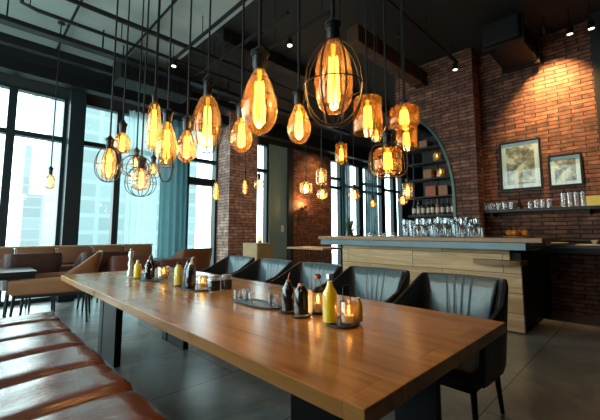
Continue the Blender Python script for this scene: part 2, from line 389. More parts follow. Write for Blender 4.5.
# arch wall: pier plus quarter of an arch
b = BM(); X0, X1 = 6.3, 6.62
cy, cz, ra, rb = 3.52, 1.9, 1.12, 1.76
arc = [(cy-ra*math.sin(t), cz+rb*math.cos(t)) for t in [i*PI/2/18 for i in range(19)]]
lo_ = [(3.55, 3.66)]+arc+[(2.40, 0.0)]
for (ya, za), (yb, zb) in zip(lo_, lo_[1:]):
    if abs(ya-yb) < 1e-4: continue
    v = [b.verts.new(p) for p in ((X0, ya, za), (X0, yb, zb), (X0, yb, CZ), (X0, ya, CZ), (X1, ya, za), (X1, yb, zb), (X1, yb, CZ), (X1, ya, CZ))]
    for f in ((0, 1, 2, 3), (7, 6, 5, 4), (0, 1, 5, 4), (2, 3, 7, 6)): b.faces.new([v[k] for k in f])
    if ya == 3.55: b.faces.new([v[k] for k in (0, 3, 7, 4)])
box(b, (X0, 2.02, 0), (X1, 2.40, CZ))
struct('wall_arch', b, 'brick', label='brick wall with arched opening behind the bar')
b = BM(); prev = None
arc2 = arc+[(2.4, 1.2)]
for (y, z) in arc2:
    k = ((y-cy), (z-cz)); l = math.hypot(*k) or 1; yi, zi = y-k[0]/l*.05, z-k[1]/l*.05
    q = [b.verts.new(v) for v in ((X0-.03, y, z), (X0-.03, yi, zi), (X1, yi, zi), (X1, y, z))]
    if prev:
        for i in range(4): b.faces.new((prev[i], prev[(i+1) % 4], q[(i+1) % 4], q[i]))
    prev = q
struct('trim_2', b, 'archtrim')

# brick pillar at the facade
struct('wall_pillar', box(BM(), (4.62, 7.24, 0), (5.49, 7.82, CZ)), 'brickp', label='brick pillar against the window wall')

def window(n, x0, x1, trans=(3.05,), fr=.05, thick=None):
    b = BM()
    for a, c in ((x0, x0+fr), (x1-fr, x1)): box(b, (a, FY, 0), (c, FY+.16, WH))
    box(b, (x0+fr, FY, 0), (x1-fr, FY+.16, .08)); box(b, (x0+fr, FY, WH-.06), (x1-fr, FY+.16, WH))
    for t in trans: box(b, (x0+fr, FY, t-.045), (x1-fr, FY+.16, t+.045))
    if thick: box(b, (x0+fr, FY, thick[0]), (x1-fr, FY+.16, thick[1]))
    o = struct('window_%d' % n, b, 'darkframe')
    obj('window_pane', box(BM(), (x0+.02, FY+.07, .02), (x1-.02, FY+.085, WH-.02)), 'pane', o)
wins = [(-2.5, -.98, (3.05,)), (-.98, .45, (3.05,)), (.45, 1.27, (3.05,)), (1.52, 2.22, (3.05,)), (2.22, 3.66, (3.05,)), (3.78, 4.62, (3.08,)), (5.49, 6.32, (3.08,)),
        (9.05, 9.85, (3.22, 2.89)), (9.85, 11.0, (3.0,)), (11.0, 12.6, (3.2, 2.89)), (12.6, 13.55, (3.1, )), (13.55, 14.3, (3.1,))]
for i, (a, c, t) in enumerate(wins):
    window(i+1, a, c, t, thick=(2.45, 2.63) if i in (5,) else None, fr=.06 if i < 7 else .15)
struct('trim_3', box(BM(), (1.27, FY-.28, 0), (1.52, FY+.16, WH+.1)), 'darkframe')
struct('trim_4', box(BM(), (3.62, FY-.02, 0), (3.82, FY+.16, WH)), 'darkframe')
# added glazing in the left wall, out of view, for extra daylight
for k in range(2, 5):
    y0 = -2.6+k*2.04; b = BM()
    for a in (y0, y0+1.98): box(b, (-2.68, a, 0), (-2.52, a+.06, WH))
    box(b, (-2.68, y0+.06, 0), (-2.52, y0+1.98, .08)); box(b, (-2.68, y0+.06, 3.0), (-2.52, y0+1.98, 3.09)); box(b, (-2.68, y0+.06, WH-.06), (-2.52, y0+1.98, WH))
    o = struct('window_%d' % (11+k), b, 'darkframe'); obj('window_pane', box(BM(), (-2.61, y0+.02, .02), (-2.6, y0+2.02, WH-.02)), 'pane', o)

# light switch on the teal panel
sw = thing('light_switch', 'small white light switch on the grey teal panel right of the brick pillar', 'switch', (6.84, FY-.05, 1.38))
obj('switch_plate', box(BM(), (-.05, -.015, -.09), (.05, 0, .09), .005), 'white', sw)
obj('rocker', box(BM(), (-.022, -.024, -.035), (.022, -.015, .035), .003), 'plate', sw)

# curtains
def curtain(name, x0, x1, y, mat, label, amp=.05, wl=.13, ztop=3.88):
    b = BM(); n = int((x1-x0)/.012); prev = None
    for i in range(n+1):
        x = x0+(x1-x0)*i/n; ph = 2*PI*x/wl + .9*math.sin(x*5.3)
        row = [b.verts.new((x, y+amp*math.sin(ph)*(0.75+.25*z/4)+.01*math.sin(3*x+z), z)) for z in (.02, 1.3, 2.6, ztop)]
        if prev:
            for a in range(3): b.faces.new((prev[a], row[a], row[a+1], prev[a+1]))
        prev = row
    o = obj(name, b, mat, smooth='all'); tag(o, label, 'curtain'); return o
curtain('sheer_curtain', 2.32, 3.02, 7.63, 'sheer', 'pale sheer curtain hanging left of the teal drape by the window')
curtain('drape', 3.0, 3.66, 7.55, 'drape', 'gathered dark teal drape at the window left of the brick pillar', amp=.06, wl=.16)
curtain('drape', 9.55, 10.08, 7.62, 'drape_dark', 'dark teal drape at the leftmost window behind the bar', amp=.05, wl=.15, ztop=3.85)
curtain('drape', 11.0, 11.85, 7.62, 'drape_dark', 'wide teal drape between the middle windows behind the bar', amp=.05, wl=.15, ztop=3.85)

# ------------------------------------------------------------------ outside
struct('ground_outside', box(BM(), (-80, 8.2, -8.3), (120, 160, -8)), 'street')
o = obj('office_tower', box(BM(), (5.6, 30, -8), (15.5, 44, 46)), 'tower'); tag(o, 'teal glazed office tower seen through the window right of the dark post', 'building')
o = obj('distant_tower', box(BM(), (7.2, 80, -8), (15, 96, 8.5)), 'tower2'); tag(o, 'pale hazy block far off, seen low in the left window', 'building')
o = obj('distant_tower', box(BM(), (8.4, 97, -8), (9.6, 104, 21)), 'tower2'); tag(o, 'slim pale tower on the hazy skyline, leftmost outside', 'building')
b = BM(); q = [(5.8, 50, 20.8), (9.0, 50, 24.2), (9.0, 62, 24.2), (5.8, 62, 20.8)]
vsb = [b.verts.new(p) for p in q]+[b.verts.new((p[0], p[1], p[2]+.9)) for p in q]
for f in ((0, 1, 2, 3), (7, 6, 5, 4), (0, 1, 5, 4), (1, 2, 6, 5), (2, 3, 7, 6), (3, 0, 4, 7)): b.faces.new([vsb[i] for i in f])
box(b, (7.9, 52, -8), (8.9, 60, 23))
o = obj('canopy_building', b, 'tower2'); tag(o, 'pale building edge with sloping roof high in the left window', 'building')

# ------------------------------------------------------------------ ceiling services
def svc(name, a, c, mat, label, cat, group=None, bev=0):
    o = obj(name, box(BM(), a, c, bev), mat); tag(o, label, cat, group); return o
svc('ceiling_beam', (-2.5, 7.3, 3.98), (14, 7.52, 4.2), 'steel', 'deep black beam running just inside the window wall', 'beam')
svc('ceiling_beam', (-2.5, 6.82, 4.22), (4.5, 6.95, 4.36), 'steel', 'slim black beam parallel to the window wall', 'beam')
b = BM(); box(b, (-2.5, 6.02, 4.18), (8, 6.18, 4.2)); box(b, (-2.5, 6.02, 4.2), (8, 6.03, 4.25)); box(b, (-2.5, 6.17, 4.2), (8, 6.18, 4.25))
for k in range(5): tube(b, [(-2.5+j*.6, 6.04+.03*k+.022*math.sin(j*1.7+k), 4.215+.02*(k % 2)+.012*math.sin(j*2.3+k)) for j in range(18)], .016, 6)
for k in range(9): box(b, (-2.2+k*1.2, 6.08, 4.2), (-2.18+k*1.2, 6.1, CZ))
tag(obj('cable_tray', b, 'steel'), 'black cable tray full of cables above the left window side', 'cable tray')
def pipe(pts, r, label, mat='blackcable'):
    b = BM(); tube(b, pts, r, 10)
    for i, p in enumerate(pts[:-1]):
        q = pts[i+1]; m = [(p[k]+q[k])/2 for k in range(3)]
        if abs(p[2]-q[2]) < .05: tube(b, [(m[0], m[1], m[2]), (m[0], m[1], CZ)], .008, 6)
    tag(obj('ceiling_pipe', b, mat, smooth=True), label, 'pipe')
pipe([(.3, 5.62, CZ), (.33, 5.62, 4.3), (.5, 5.62, 4.27), (2.6, 5.6, 4.27), (5.2, 5.6, 4.27)], .028, 'thin black pipe with a bend up into the ceiling, upper left')
pipe([(-1.5, 5.1, 4.3), (1.6, 5.1, 4.3), (4.2, 5.1, 4.3)], .035, 'straight black pipe near the top edge, upper left')
pipe([(1.4, 5.35, 4.42), (4.2, 5.35, 4.42), (7.2, 5.35, 4.42)], .02, 'thin pipe left of the wide dark ceiling duct')
pipe([(.95, 3.2, 4.52), (.95, 5, 4.52), (.95, 7.7, 4.52)], .018, 'thin conduit crossing the left ceiling toward the window', 'duct')
pipe([(1.9, 3.2, 4.52), (1.9, 5, 4.52), (1.9, 7.7, 4.52)], .018, 'thin conduit left of the long lighting track', 'duct')
b = BM(); box(b, (1.75, 6.30, 3.98), (3.1, 6.78, 4.4), .02)
for k in range(9): box(b, (1.8+k*.14, 6.29, 4.03), (1.88+k*.14, 6.302, 4.2))
for p in ((1.8, 6.35), (3.0, 6.35), (1.8, 6.72), (3.0, 6.72)): tube(b, [(p[0], p[1], 4.4), (p[0], p[1], CZ)], .01, 6)
tag(obj('air_conditioner', b, 'duct'), 'dark grey boxy air handling unit hung beside the window beam', 'air conditioner')
b = BM(); box(b, (2.76, 4.60, 4.36), (10.5, 4.78, 4.56), .02)
for k in range(8): box(b, (2.9+k, 4.59, 4.35), (2.96+k, 4.79, 4.57))
tag(obj('air_duct', b, 'duct'), 'wide dark air duct crossing the middle of the ceiling', 'duct')
b = BM(); box(b, (4.0, 2.84, 4.12), (6.28, 3.06, 4.4), .02)
for k in range(3): box(b, (4.5+k*.75, 2.83, 4.1), (4.56+k*.75, 3.07, 4.42))
tag(obj('air_duct', b, 'ductbrown'), 'brown duct ending above the arched brick wall', 'duct')
b = BM(); box(b, (5.5, 1.1, 4.1), (6.78, 1.6, 4.45), .03); box(b, (5.6, 1.07, 4.07), (5.66, 1.63, 4.48)); box(b, (6.6, 1.07, 4.07), (6.66, 1.63, 4.48))
tag(obj('air_duct', b, 'duct'), 'black duct meeting the brick wall above the framed pictures', 'duct')
b = BM(); box(b, (4.4, 1.95, 4.26), (5.2, 2.05, 4.3))
def track(a, c, label):
    t = thing('lighting_track', label, 'lighting track', ((a[0]+c[0])/2, (a[1]+c[1])/2, a[2]))
    o = t.location; bb = BM(); box(bb, (a[0]-.018-o[0], a[1]-.018-o[1], -.02), (c[0]+.018-o[0], c[1]+.018-o[1], .02)); obj('rail', bb, 'duct', t)
    for f in (.1, .5, .9):
        x, y = a[0]+(c[0]-a[0])*f-o[0], a[1]+(c[1]-a[1])*f-o[1]; bb = BM(); tube(bb, [(x, y, .01), (x, y, CZ-a[2])], .006, 6); obj('hanger', bb, 'blackcable', t)
b.free()
track((2.4, 3.3, 4.28), (2.4, 5.9, 4.28), 'long lighting track running toward the windows over the table')
track((2.98, 3.3, 4.28), (2.98, 5.9, 4.28), 'second lighting track, right of the long one and higher')
track((3.4, 2.9, 4.3), (3.4, 4.18, 4.3), 'short lighting track between the two big glowing bulbs')
track((3.7, 2.2, 4.3), (6.1, 2.2, 4.3), 'lighting track running toward the brick pier')
def spot(loc, aim, label, energy=0, top=CZ):
    t = thing('spotlight', label, 'spotlight', loc)
    d = (Vector(aim)-Vector(loc)).normalized(); R = d.to_track_quat('-Z', 'Y').to_matrix()
    b = BM(); lathe(b, [(0, .13), (.035, .13), (.045, .10), (.05, -.0), (.042, -.0), (.038, .02), (0, .02)], seg=20, rot=R); hd = obj('lamp_head', b, 'steel', t, True)
    b = BM(); lathe(b, [(0, .012), (.036, .012), (.036, .018), (0, .018)], seg=20, rot=R); obj('lens', b, 'spotlens', hd)
    b = BM(); tube(b, [R @ Vector((0, 0, .1)), (0, 0, .16), (0, 0, top-loc[2])], .009, 8); obj('stem', b, 'steel', t)
    if energy:
        l = light('spot_beam', 'SPOT', R @ Vector((0, 0, -.02)), energy, (1, .58, .22), t, spot_size=math.radians(82), spot_blend=1, shadow_soft_size=.04)
        l.rotation_euler = R.to_euler()
spot((2.4, 5.6, 4.14), (2.0, 5.0, 0), 'small spotlight on the long lighting track upper left', 0, 4.29)
spot((3.4, 3.7, 4.14), (3.0, 3.0, 0), 'spotlight on the short track between the two big glowing bulbs', 0, 4.29)
spot((6.0, 2.2, 4.12), (5.6, 1.9, 0), 'spotlight by the top of the brick pier', 8, 4.29)
spot((6.25, .62, 4.2), (6.1, .8, 0), 'left spotlight of the pair at the top right corner', 6)
spot((6.3, .38, 4.2), (6.1, .2, 0), 'right spotlight of the pair at the top right corner', 6)
spot((8.1, 6.7, 4.2), (8.2, 7.7, 2.6), 'ceiling spotlight washing the far brick wall beside the windows', 160)
spot((6.22, .92, 4.32), (6.9, .92, 3.2), 'wall washing spotlight over the framed pictures', 480)

# ------------------------------------------------------------------ long table
TX0, TX1 = .845, 2.21
t = thing('dining_table', 'long oak communal table in two sections on black steel legs', 'table', (1.52, 2.78, 0))
def tb(a, c, bev=0): return box(BM(), (a[0]-1.52, a[1]-2.78, a[2]), (c[0]-1.52, c[1]-2.78, c[2]), bev)
obj('tabletop', tb((TX0, .60, .693), (TX1, 3.442, .75), .004), 'oak', t)['label'] = 'near oak tabletop section'
obj('tabletop', tb((TX0, 3.452, .693), (TX1, 4.93, .75), .004), 'oak', t)['label'] = 'far oak tabletop section'
for x in (1.07, 1.75):
    for y0_, y1_ in ((.95, 1.15), (3.58, 3.98), (4.01, 4.13)):
        xx = 1.93 if (x > 1.5 and y0_ < 1) else x
        obj('leg', tb((xx, y0_-.06*(y0_ < 1), 0), (xx+.06, y1_, .66)), 'steel', t)
for y in (.6+.12,): pass
obj('rail', tb((1.02, .95, .655), (1.07, 4.7, .693)), 'steel', t); obj('rail', tb((1.80, .95, .655), (1.85, 4.7, .693)), 'steel', t)
for y in (1.0, 3.75, 4.05): obj('crossbar', tb((1.07, y, .66), (1.95 if y < 2 else 1.80, y+.06, .693)), 'steel', t)

# ------------------------------------------------------------------ leather bench
bn = thing('bench', 'red brown leather channel bench along the near side of the table', 'bench', (.35, 1.8, 0))
seams = [-.97+.485*k for k in range(1, 11)]; seams = [s for s in seams]
def bench_seat():
    b = BM(); ys = []; y = -1.0
    Ys = [-.48, 0, .48, .96, 1.44, 1.92, 2.40, 2.88, 3.37, 3.86, 4.27]
    Y0 = Ys[0]; rows = []
    prof = [(-.33, .38), (-.33, .44), (-.31, .465), (-.26, .475), (0, .478), (.22, .474), (.305, .464), (.34, .442), (.358, .40), (.355, .34), (.34, .30)]
    for a, c in zip(Ys, Ys[1:]):
        n = 20
        for i in range(n+(c == Ys[-1])):
            u = i/n; rows.append((a+(c-a)*u, (1-abs(2*u-1)**7)))
    prev = None
    for y, k in rows:
        r = []
        for j, (x, z) in enumerate(prof):
            d = (1-k)*.034
            nx, nz = (0, 1) if 2 < j < 6 else ((-.7, .7) if j <= 2 else ((.7, .7) if j < 8 else (1, 0)))
            wob = .004*math.sin(y*9+j*1.3)+.003*math.sin(y*23+x*17)
            r.append(b.verts.new((x-nx*d*.7, y-1.8+.02*math.sin(x*6), z-nz*d+wob*k)))
        if prev:
            for j in range(len(prof)-1): b.faces.new((prev[j], r[j], r[j+1], prev[j+1]))
        else: first = r
        prev = r
    b.faces.new(first); b.faces.new(prev[::-1]); b.faces.new((first[0], first[-1], prev[-1], prev[0]))
    return b
obj('seat', bench_seat(), 'leather_bench', bn, 'all')
b = BM()
for y0, y1 in zip([-.48, .0, .48, .96, 1.44, 1.92, 2.4, 2.88, 3.37, 3.86], [0, .48, .96, 1.44, 1.92, 2.4, 2.88, 3.37, 3.86, 4.27]):
    box(b, (-.47, y0-1.8+.003, .40), (-.345, y1-1.8-.003, .84), .03)
obj('backrest', b, 'leather_bench', bn, True)
obj('plinth', box(BM(), (-.45, -2.2, 0), (.27, 2.42, .31)), 'steel', bn)

# ------------------------------------------------------------------ black armchairs
def shell(plan, thick, seg=4):
    """plan: list of (x,y, dx,dy lean, z0,z1) along the inner face; returns a closed shell of given thickness"""
    b = BM(); pts = []
    for (p, q) in zip(plan, plan[1:]):
        for i in range(seg): u = i/seg; pts.append([p[k]+(q[k]-p[k])*u for k in range(6)])
    pts.append(list(plan[-1])); n = len(pts); cols = []
    for i, p in enumerate(pts):
        a, c = pts[max(0, i-1)], pts[min(n-1, i+1)]
        tx, ty = c[0]-a[0], c[1]-a[1]; l = math.hypot(tx, ty) or 1; nx, ny = ty/l, -tx/l
        col = []
        for (f, s) in ((0, 0), (.33, 0), (.66, 0), (.93, 0), (1, .25), (1, .75), (.93, 1), (.66, 1), (.33, 1), (0, 1)):
            z = p[4]+(p[5]-p[4])*f
            if f == 1: z += .004
            bul = .012*math.sin(PI*min(1, f)) * (1 if s == 0 else -1)
            x = p[0]+p[2]*f+nx*(thick*s-bul*(s == 0)); y = p[1]+p[3]*f+ny*(thick*s-bul*(s == 0))
            col.append(b.verts.new((x, y, z)))
        cols.append(col)
    for A, B in zip(cols, cols[1:]):
        m = len(A)
        for k in range(m): b.faces.new((A[k], A[(k+1) % m], B[(k+1) % m], B[k]))
    b.faces.new(cols[0]); b.faces.new(cols[-1][::-1])
    return b
def arm_chair(name, label, inner, outer, loc, rz, group=None, W=.30, top=.91, arm=.66, back_x=.22, lean=.09, front=-.30, legs='steel', seams=4, jump=.42, zb=.40):
    t = thing(name, label, 'chair', loc, rz, group)
    # inside of the back (own panel, sits in front of the outer shell)
    P = [(front, -W+.01, .0, -.02, zb, arm), (back_x-.20, -W+.0, .0, -.03, zb, arm+(top-arm)*jump), (back_x-.02, -W+.03, lean, -.02, zb, top),
         (back_x, -W+.05, lean, -.0, zb, top), (back_x+.01, 0, lean, 0, zb, top+.004), (back_x, W-.05, lean, 0, zb, top),
         (back_x-.02, W-.03, lean, .02, zb, top), (back_x-.20, W, .0, .03, zb, arm+(top-arm)*jump), (front, W-.01, .0, .02, zb, arm)]
    if seams == 0:
        for side in (-1, 1): P.insert(1 if side < 0 else len(P)-1, (back_x-.34, side*(W-.005), 0, side*.02, zb, arm+.015))
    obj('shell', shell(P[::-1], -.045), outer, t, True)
    b = BM(); bx = back_x-.03; nW = 60; nZ = 8; g = []
    for side in (0, 1):
        rows = []
        for iz in range(nZ+1):
            f = iz/nZ; z = zb+.05+(top-.006-zb-.05)*f; row = []
            wd = (W-.12)+.085*f**1.2
            for iy in range(nW+1):
                u = iy/nW*2-1; y = u*wd
                gro = 0
                if seams:
                    for s in range(seams): gro += math.exp(-((u-(-.36+.24*s))/.022)**2)
                x = bx+(lean)*f - .012*(1-u**4)*math.sin(PI*min(1, f+.1)) + .012*gro + .022*side
                if side == 0 and (iy in (0, nW) or iz in (0, nZ)): x += .012
                row.append(b.verts.new((x, y, z)))
            rows.append(row)
        g.append(rows)
        for r0, r1 in zip(rows, rows[1:]):
            for k in range(nW): b.faces.new((r0[k], r0[k+1], r1[k+1], r1[k]))
    for k in range(nW):
        b.faces.new((g[0][0][k], g[0][0][k+1], g[1][0][k+1], g[1][0][k])); b.faces.new((g[0][-1][k], g[0][-1][k+1], g[1][-1][k+1], g[1][-1][k]))
    for k in range(nZ):
        b.faces.new((g[0][k][0], g[0][k+1][0], g[1][k+1][0], g[1][k][0])); b.faces.new((g[0][k][-1], g[0][k+1][-1], g[1][k+1][-1], g[1][k][-1]))
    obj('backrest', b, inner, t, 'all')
    obj('seat', box(BM(), (front+.01, -W+.03, zb-.04), (back_x-.02, W-.03, zb+.07), .03), outer, t, True)
    for sx, sy in ((-1, -1), (-1, 1), (1, -1), (1, 1)):
        b = BM(); x = front+.05 if sx < 0 else back_x-.03; y = sy*(W-.05)
        tube(b, [(x, y, zb-.03), (x+.03*sx, y+.02*sy, .002)], .021, 8, r2=.014); obj('leg', b, legs, t, True)
    obj('apron', box(BM(), (front+.03, -W+.04, zb-.07), (back_x-.03, W-.04, zb-.04)), legs, t)
    return t
ys = [1.07, 1.83, 2.59, 3.35, 4.11]
lab = ['black leather armchair at the near end of the row, beside the table corner',
       'black leather armchair, second from the near end, behind the yellow bottle',
       'black leather armchair in the middle of the row along the table',
       'black leather armchair, second from the far end of the row along the table',
       'black leather armchair at the far end of the row, nearest the brick pillar']
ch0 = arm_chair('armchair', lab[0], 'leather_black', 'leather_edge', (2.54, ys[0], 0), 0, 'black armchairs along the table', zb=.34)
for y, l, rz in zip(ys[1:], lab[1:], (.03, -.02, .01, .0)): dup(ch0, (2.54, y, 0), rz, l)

# ------------------------------------------------------------------ lounge side (left)
def rot(cx, cy, deg): return (cx, cy, 0), math.radians(deg)
arm_chair('lounge_chair', 'caramel leather tub chair at the left, beside the dark edged table', 'leather_caramel', 'leather_caramel', (.98, 6.02, 0), math.radians(-16), W=.33, top=.97, arm=.635, back_x=.42, lean=.10, front=-.46, seams=0, jump=.3, zb=.46)
arm_chair('lounge_chair', 'caramel leather chair back in front of the teal drape', 'leather_caramel', 'leather_caramel', (3.40, 6.88, 0), math.radians(-78), W=.35, top=.93, arm=.68, back_x=.25, lean=.1, front=-.3, seams=0)
arm_chair('lounge_chair', 'dark brown leather chair behind the tabletop corner', 'leather_dark', 'leather_dark', (1.72, 6.45, 0), math.radians(-88), W=.33, top=.93, arm=.70, back_x=-.0, lean=.02, front=-.3, seams=0)
arm_chair('lounge_chair', 'rust brown leather chair between the dark chair and the sauce bottles', 'leather_rust', 'leather_rust', (1.88, 5.65, 0), math.radians(-92), W=.28, top=.90, arm=.68, back_x=.0, lean=.02, front=-.3, seams=0)
arm_chair('lounge_chair', 'rust leather chair half hidden behind the small candle', 'leather_rust', 'leather_rust', (2.68, 5.75, 0), math.radians(-80), W=.33, top=.80, arm=.66, back_x=.0, lean=.02, front=-.3, seams=0)
arm_chair('lounge_chair', 'very dark chair between the caramel tub chair and the banquette', 'leather_dark', 'leather_dark', (.80, 6.60, 0), math.radians(-88), W=.33, top=.93, arm=.72, back_x=-.12, lean=.02, front=-.3, seams=0)
# banquette along the windows
bq = thing('banquette', 'brown leather banquette with wooden cap along the windows', 'banquette', (1.0, 7.33, 0))
b = BM()
for k in range(9): box(b, (-3.2+k*.56+.005, -.0, .70), (-3.2+(k+1)*.56-.005, .16, 1.0), .03)
obj('backrest', b, 'leather_brown', bq, True)
b = BM()
for k in range(9): box(b, (-3.2+k*.56+.005, -.34, .60), (-3.2+(k+1)*.56-.005, .16, .695), .03)
obj('seat', b, 'leather_brown', bq, True)
obj('cap_rail', box(BM(), (-3.2, .02, 1.0), (1.85, .19, 1.025), .004), 'rawwood', bq)
for k in range(6):
    for y in (-.28, .1): obj('leg', tube(BM(), [(-3.1+k*.97, y, 0), (-3.1+k*.97, y, .60)], .014, 8), 'steel', bq)
# left table
lt = thing('cafe_table', 'dark edged table with pale reflecting top at the left edge', 'table', (.30, 6.14, 0))
obj('tabletop', box(BM(), (-.75, -.42, .705), (.42, .42, .75), .006), 'darkcounter', lt)
obj('top_frame', box(BM(), (-.73, -.40, .655), (.40, .40, .705)), 'steel', lt)
b = BM(); box(b, (-.25, -.07, .02), (-.11, .07, .655)); obj('pedestal', b, 'steel', lt); obj('base', box(BM(), (-.5, -.28, 0), (.14, .28, .02)), 'steel', lt)
rt_ = thing('cafe_table', 'round dark table in front of the curtains', 'table', (2.55, 6.5, 0))
obj('tabletop', lathe(BM(), [(0, .74), (.36, .74), (.37, .75), (.36, .765), (0, .765)], seg=40), 'leather_dark', rt_, True)
obj('pedestal', lathe(BM(), [(0, .02), (.035, .02), (.035, .74), (0, .74)], seg=16), 'steel', rt_, True)
obj('base', lathe(BM(), [(0, 0), (.25, 0), (.24, .018), (.035, .03), (0, .03)], seg=32), 'steel', rt_, True)
# gold host cabinet
gc = thing('cabinet', 'gold coloured host cabinet in front of the brick pillar', 'cabinet', (5.03, 6.57, 0))
obj('body', box(BM(), (-.24, -.27, .06), (.24, .28, .99)), 'gold', gc); obj('top', box(BM(), (-.25, -.28, .99), (.25, .29, 1.015), .004), 'gold', gc)
obj('door', box(BM(), (-.225, -.285, .09), (.225, -.27, .965), .003), 'gold', gc); obj('plinth', box(BM(), (-.22, -.25, 0), (.22, .26, .06)), 'steel', gc)

# ------------------------------------------------------------------ table ware
def candle_jar(loc, label, s=1, group=None, bright=.35, tall=1):
    t = thing('candle_holder', label, 'candle', loc, 0, group)
    obj('glass_jar', lathe(BM(), [(0, .002), (.033*s, .002), (.037*s, .008), (.037*s, .075*s*tall), (.035*s, .078*s*tall), (.034*s, .074*s*tall), (.034*s, .01), (0, .008)], seg=24), 'smoke', t, True)
    cn = obj('candle', lathe(BM(), [(0, .009), (.022*s, .009), (.022*s, .035*s), (0, .034*s)], seg=16), 'candle', t, True)
    obj('flame', lathe(BM(), [(0, .036*s), (.006*s, .043*s), (.007*s, .05*s), (.003*s, .062*s), (0, .07*s)], seg=10), 'flame', cn, 'all')
    light('flame_light', 'POINT', (0, 0, .06*s), bright, (1, .5, .15), t, shadow_soft_size=.01); return t
def bottle(loc, label, kind, r=.03, h=.15, fill='dark_liquid', cap='silver', neck=.32, body_label=False, rz=0, spout=False):
    t = thing('bottle', label, kind, loc, rz)
    hb = h*(1-neck)
    obj('glass', lathe(BM(), [(0, .001), (r*.9, .001), (r, .006), (r, hb*.86), (r*.92, hb*.95), (r*.5, hb*1.12), (r*.38, hb*1.25), (r*.36, h*.95), (r*.42, h*.955), (r*.42, h*.97), (0, h*.97)], seg=24), 'bottleglass', t, True)
    obj('contents', lathe(BM(), [(0, .004), (r*.97, .006), (r*.985, hb*.84), (r*.88, hb*.95), (r*.46, hb*1.12), (r*.34, hb*1.25), (r*.32, h*.86), (0, h*.86)], seg=24), fill, t, True)
    if spout:
        b = BM(); lathe(b, [(0, h*.96), (r*.4, h*.96), (r*.3, h*1.03), (0, h*1.03)], seg=12); tube(b, [(0, 0, h*1.02), (.004, 0, h*1.15), (.016, 0, h*1.26)], .003, 6); obj('pourer', b, cap, t, True)
    else: obj('cap', lathe(BM(), [(0, h*.9), (r*.46, h*.9), (r*.46, h*1.0), (r*.4, h*1.015), (0, h*1.015)], seg=16), cap, t, True)
    return t
def tray(loc, label, rx, ry, rz=0):
    t = thing('tray', label, 'tray', loc, rz)
    obj('plate', lathe(BM(), [(0, 0), (.93, 0), (1, .004), (1, .012), (.95, .012), (.93, .006), (0, .006)], seg=36, sx=rx, sy=ry), 'tray', t, True); return t
Z = .751
def tumbler_small(loc, s=1): pass
# near set
tray((1.525, 1.222, Z), 'round black tray under the yellow bottle, nearest on the table', .115, .095, .75)
bottle((1.475, 1.268, Z+.007), 'tall bottle of bright yellow oil with silver cap, nearest on the table', 'bottle', .042, .262, 'yellow', 'silver', .34)
candle_jar((1.525, 1.178, Z+.007), 'lit candle glass beside the yellow bottle on the round tray', 1.35, tall=1.15)
bottle((1.595, 1.165, Z+.007), 'short cruet of yellow oil at the right edge of the nearest tray', 'bottle', .026, .13, 'yellow_pale', 'silver', .2)
ln = thing('lantern', 'small handled lantern with a lit candle behind the yellow bottle', 'lantern', (1.60, 1.475, Z))
obj('base', lathe(BM(), [(0, 0), (.04, 0), (.04, .012), (0, .012)], seg=20), 'steel', ln, True)
obj('glass', lathe(BM(), [(.035, .012), (.037, .08), (.035, .135)], seg=20), 'smoke', ln, True)
obj('lid', lathe(BM(), [(0, .165), (.014, .16), (.03, .142), (.037, .136), (.034, .131), (0, .133)], seg=20), 'steel', ln, True)
obj('knob', lathe(BM(), [(0, .215), (.022, .215), (.022, .235), (.01, .243), (0, .243)], seg=20), 'copper', ln, True)
cn = obj('candle', lathe(BM(), [(0, .013), (.02, .013), (.02, .065), (0, .065)], seg=16), 'candle', ln, True)
obj('flame', lathe(BM(), [(0, .067), (.008, .076), (.008, .088), (.004, .105), (0, .115)], seg=10), 'flame', cn, 'all')
b = BM(); tube(b, [(-.035*math.cos(a), 0, .14+.075*math.sin(a)) for a in [PI*i/12 for i in range(13)]], .0025, 6); obj('handle', b, 'copper', ln, True)
light('flame_light', 'POINT', (0, 0, .095), .35, (1, .5, .15), ln, shadow_soft_size=.01)
b = thing('rack_handle', 'dark wire handle loop standing behind the nearest candle glass', 'handle', (1.66, 1.30, Z))
bb = BM(); tube(bb, [(-.03, 0, 0), (-.03, 0, .17), (-.02, 0, .185), (.03, 0, .185), (.04, 0, .17), (.04, 0, 0)], .003, 6); obj('loop', bb, 'wire', b, True); obj('foot', box(BM(), (-.036, -.012, 0), (.046, .012, .004)), 'wire', b)
bottle((1.485, 1.625, Z+.012), 'dark sauce bottle with copper coloured stopper and wire pourer, left of the near pair', 'bottle', .040, .185, 'dark_liquid', 'cork', .2, spout=True)
bottle((1.475, 1.495, Z+.012), 'dark sauce bottle with copper coloured stopper, right of the near pair', 'bottle', .044, .18, 'dark_liquid', 'cork', .17)
tray((1.485, 1.625, Z), 'small black coaster under the left dark sauce bottle', .052, .05)
tray((1.475, 1.495, Z), 'small black coaster under the right dark sauce bottle', .066, .054)
# glass tray in the middle
tray((1.50, 1.99, Z), 'long black tray holding small glasses in the middle of the table', .265, .085, math.radians(90))
sg = thing('shot_glass', 'small clear glass standing on the long black tray', 'glass', (1.47, 2.17, Z+.006), 0, 'small glasses on the long black tray')
obj('glass', lathe(BM(), [(0, .001), (.021, .001), (.025, .075), (.0235, .075), (.02, .006), (0, .006)], seg=20), 'clearbody', sg, True)
for x, y in ((1.53, 2.15), (1.50, 2.08), (1.48, 2.00), (1.55, 1.88), (1.51, 1.82), (1.56, 1.80)): dup(sg, (x, y, Z+.006))
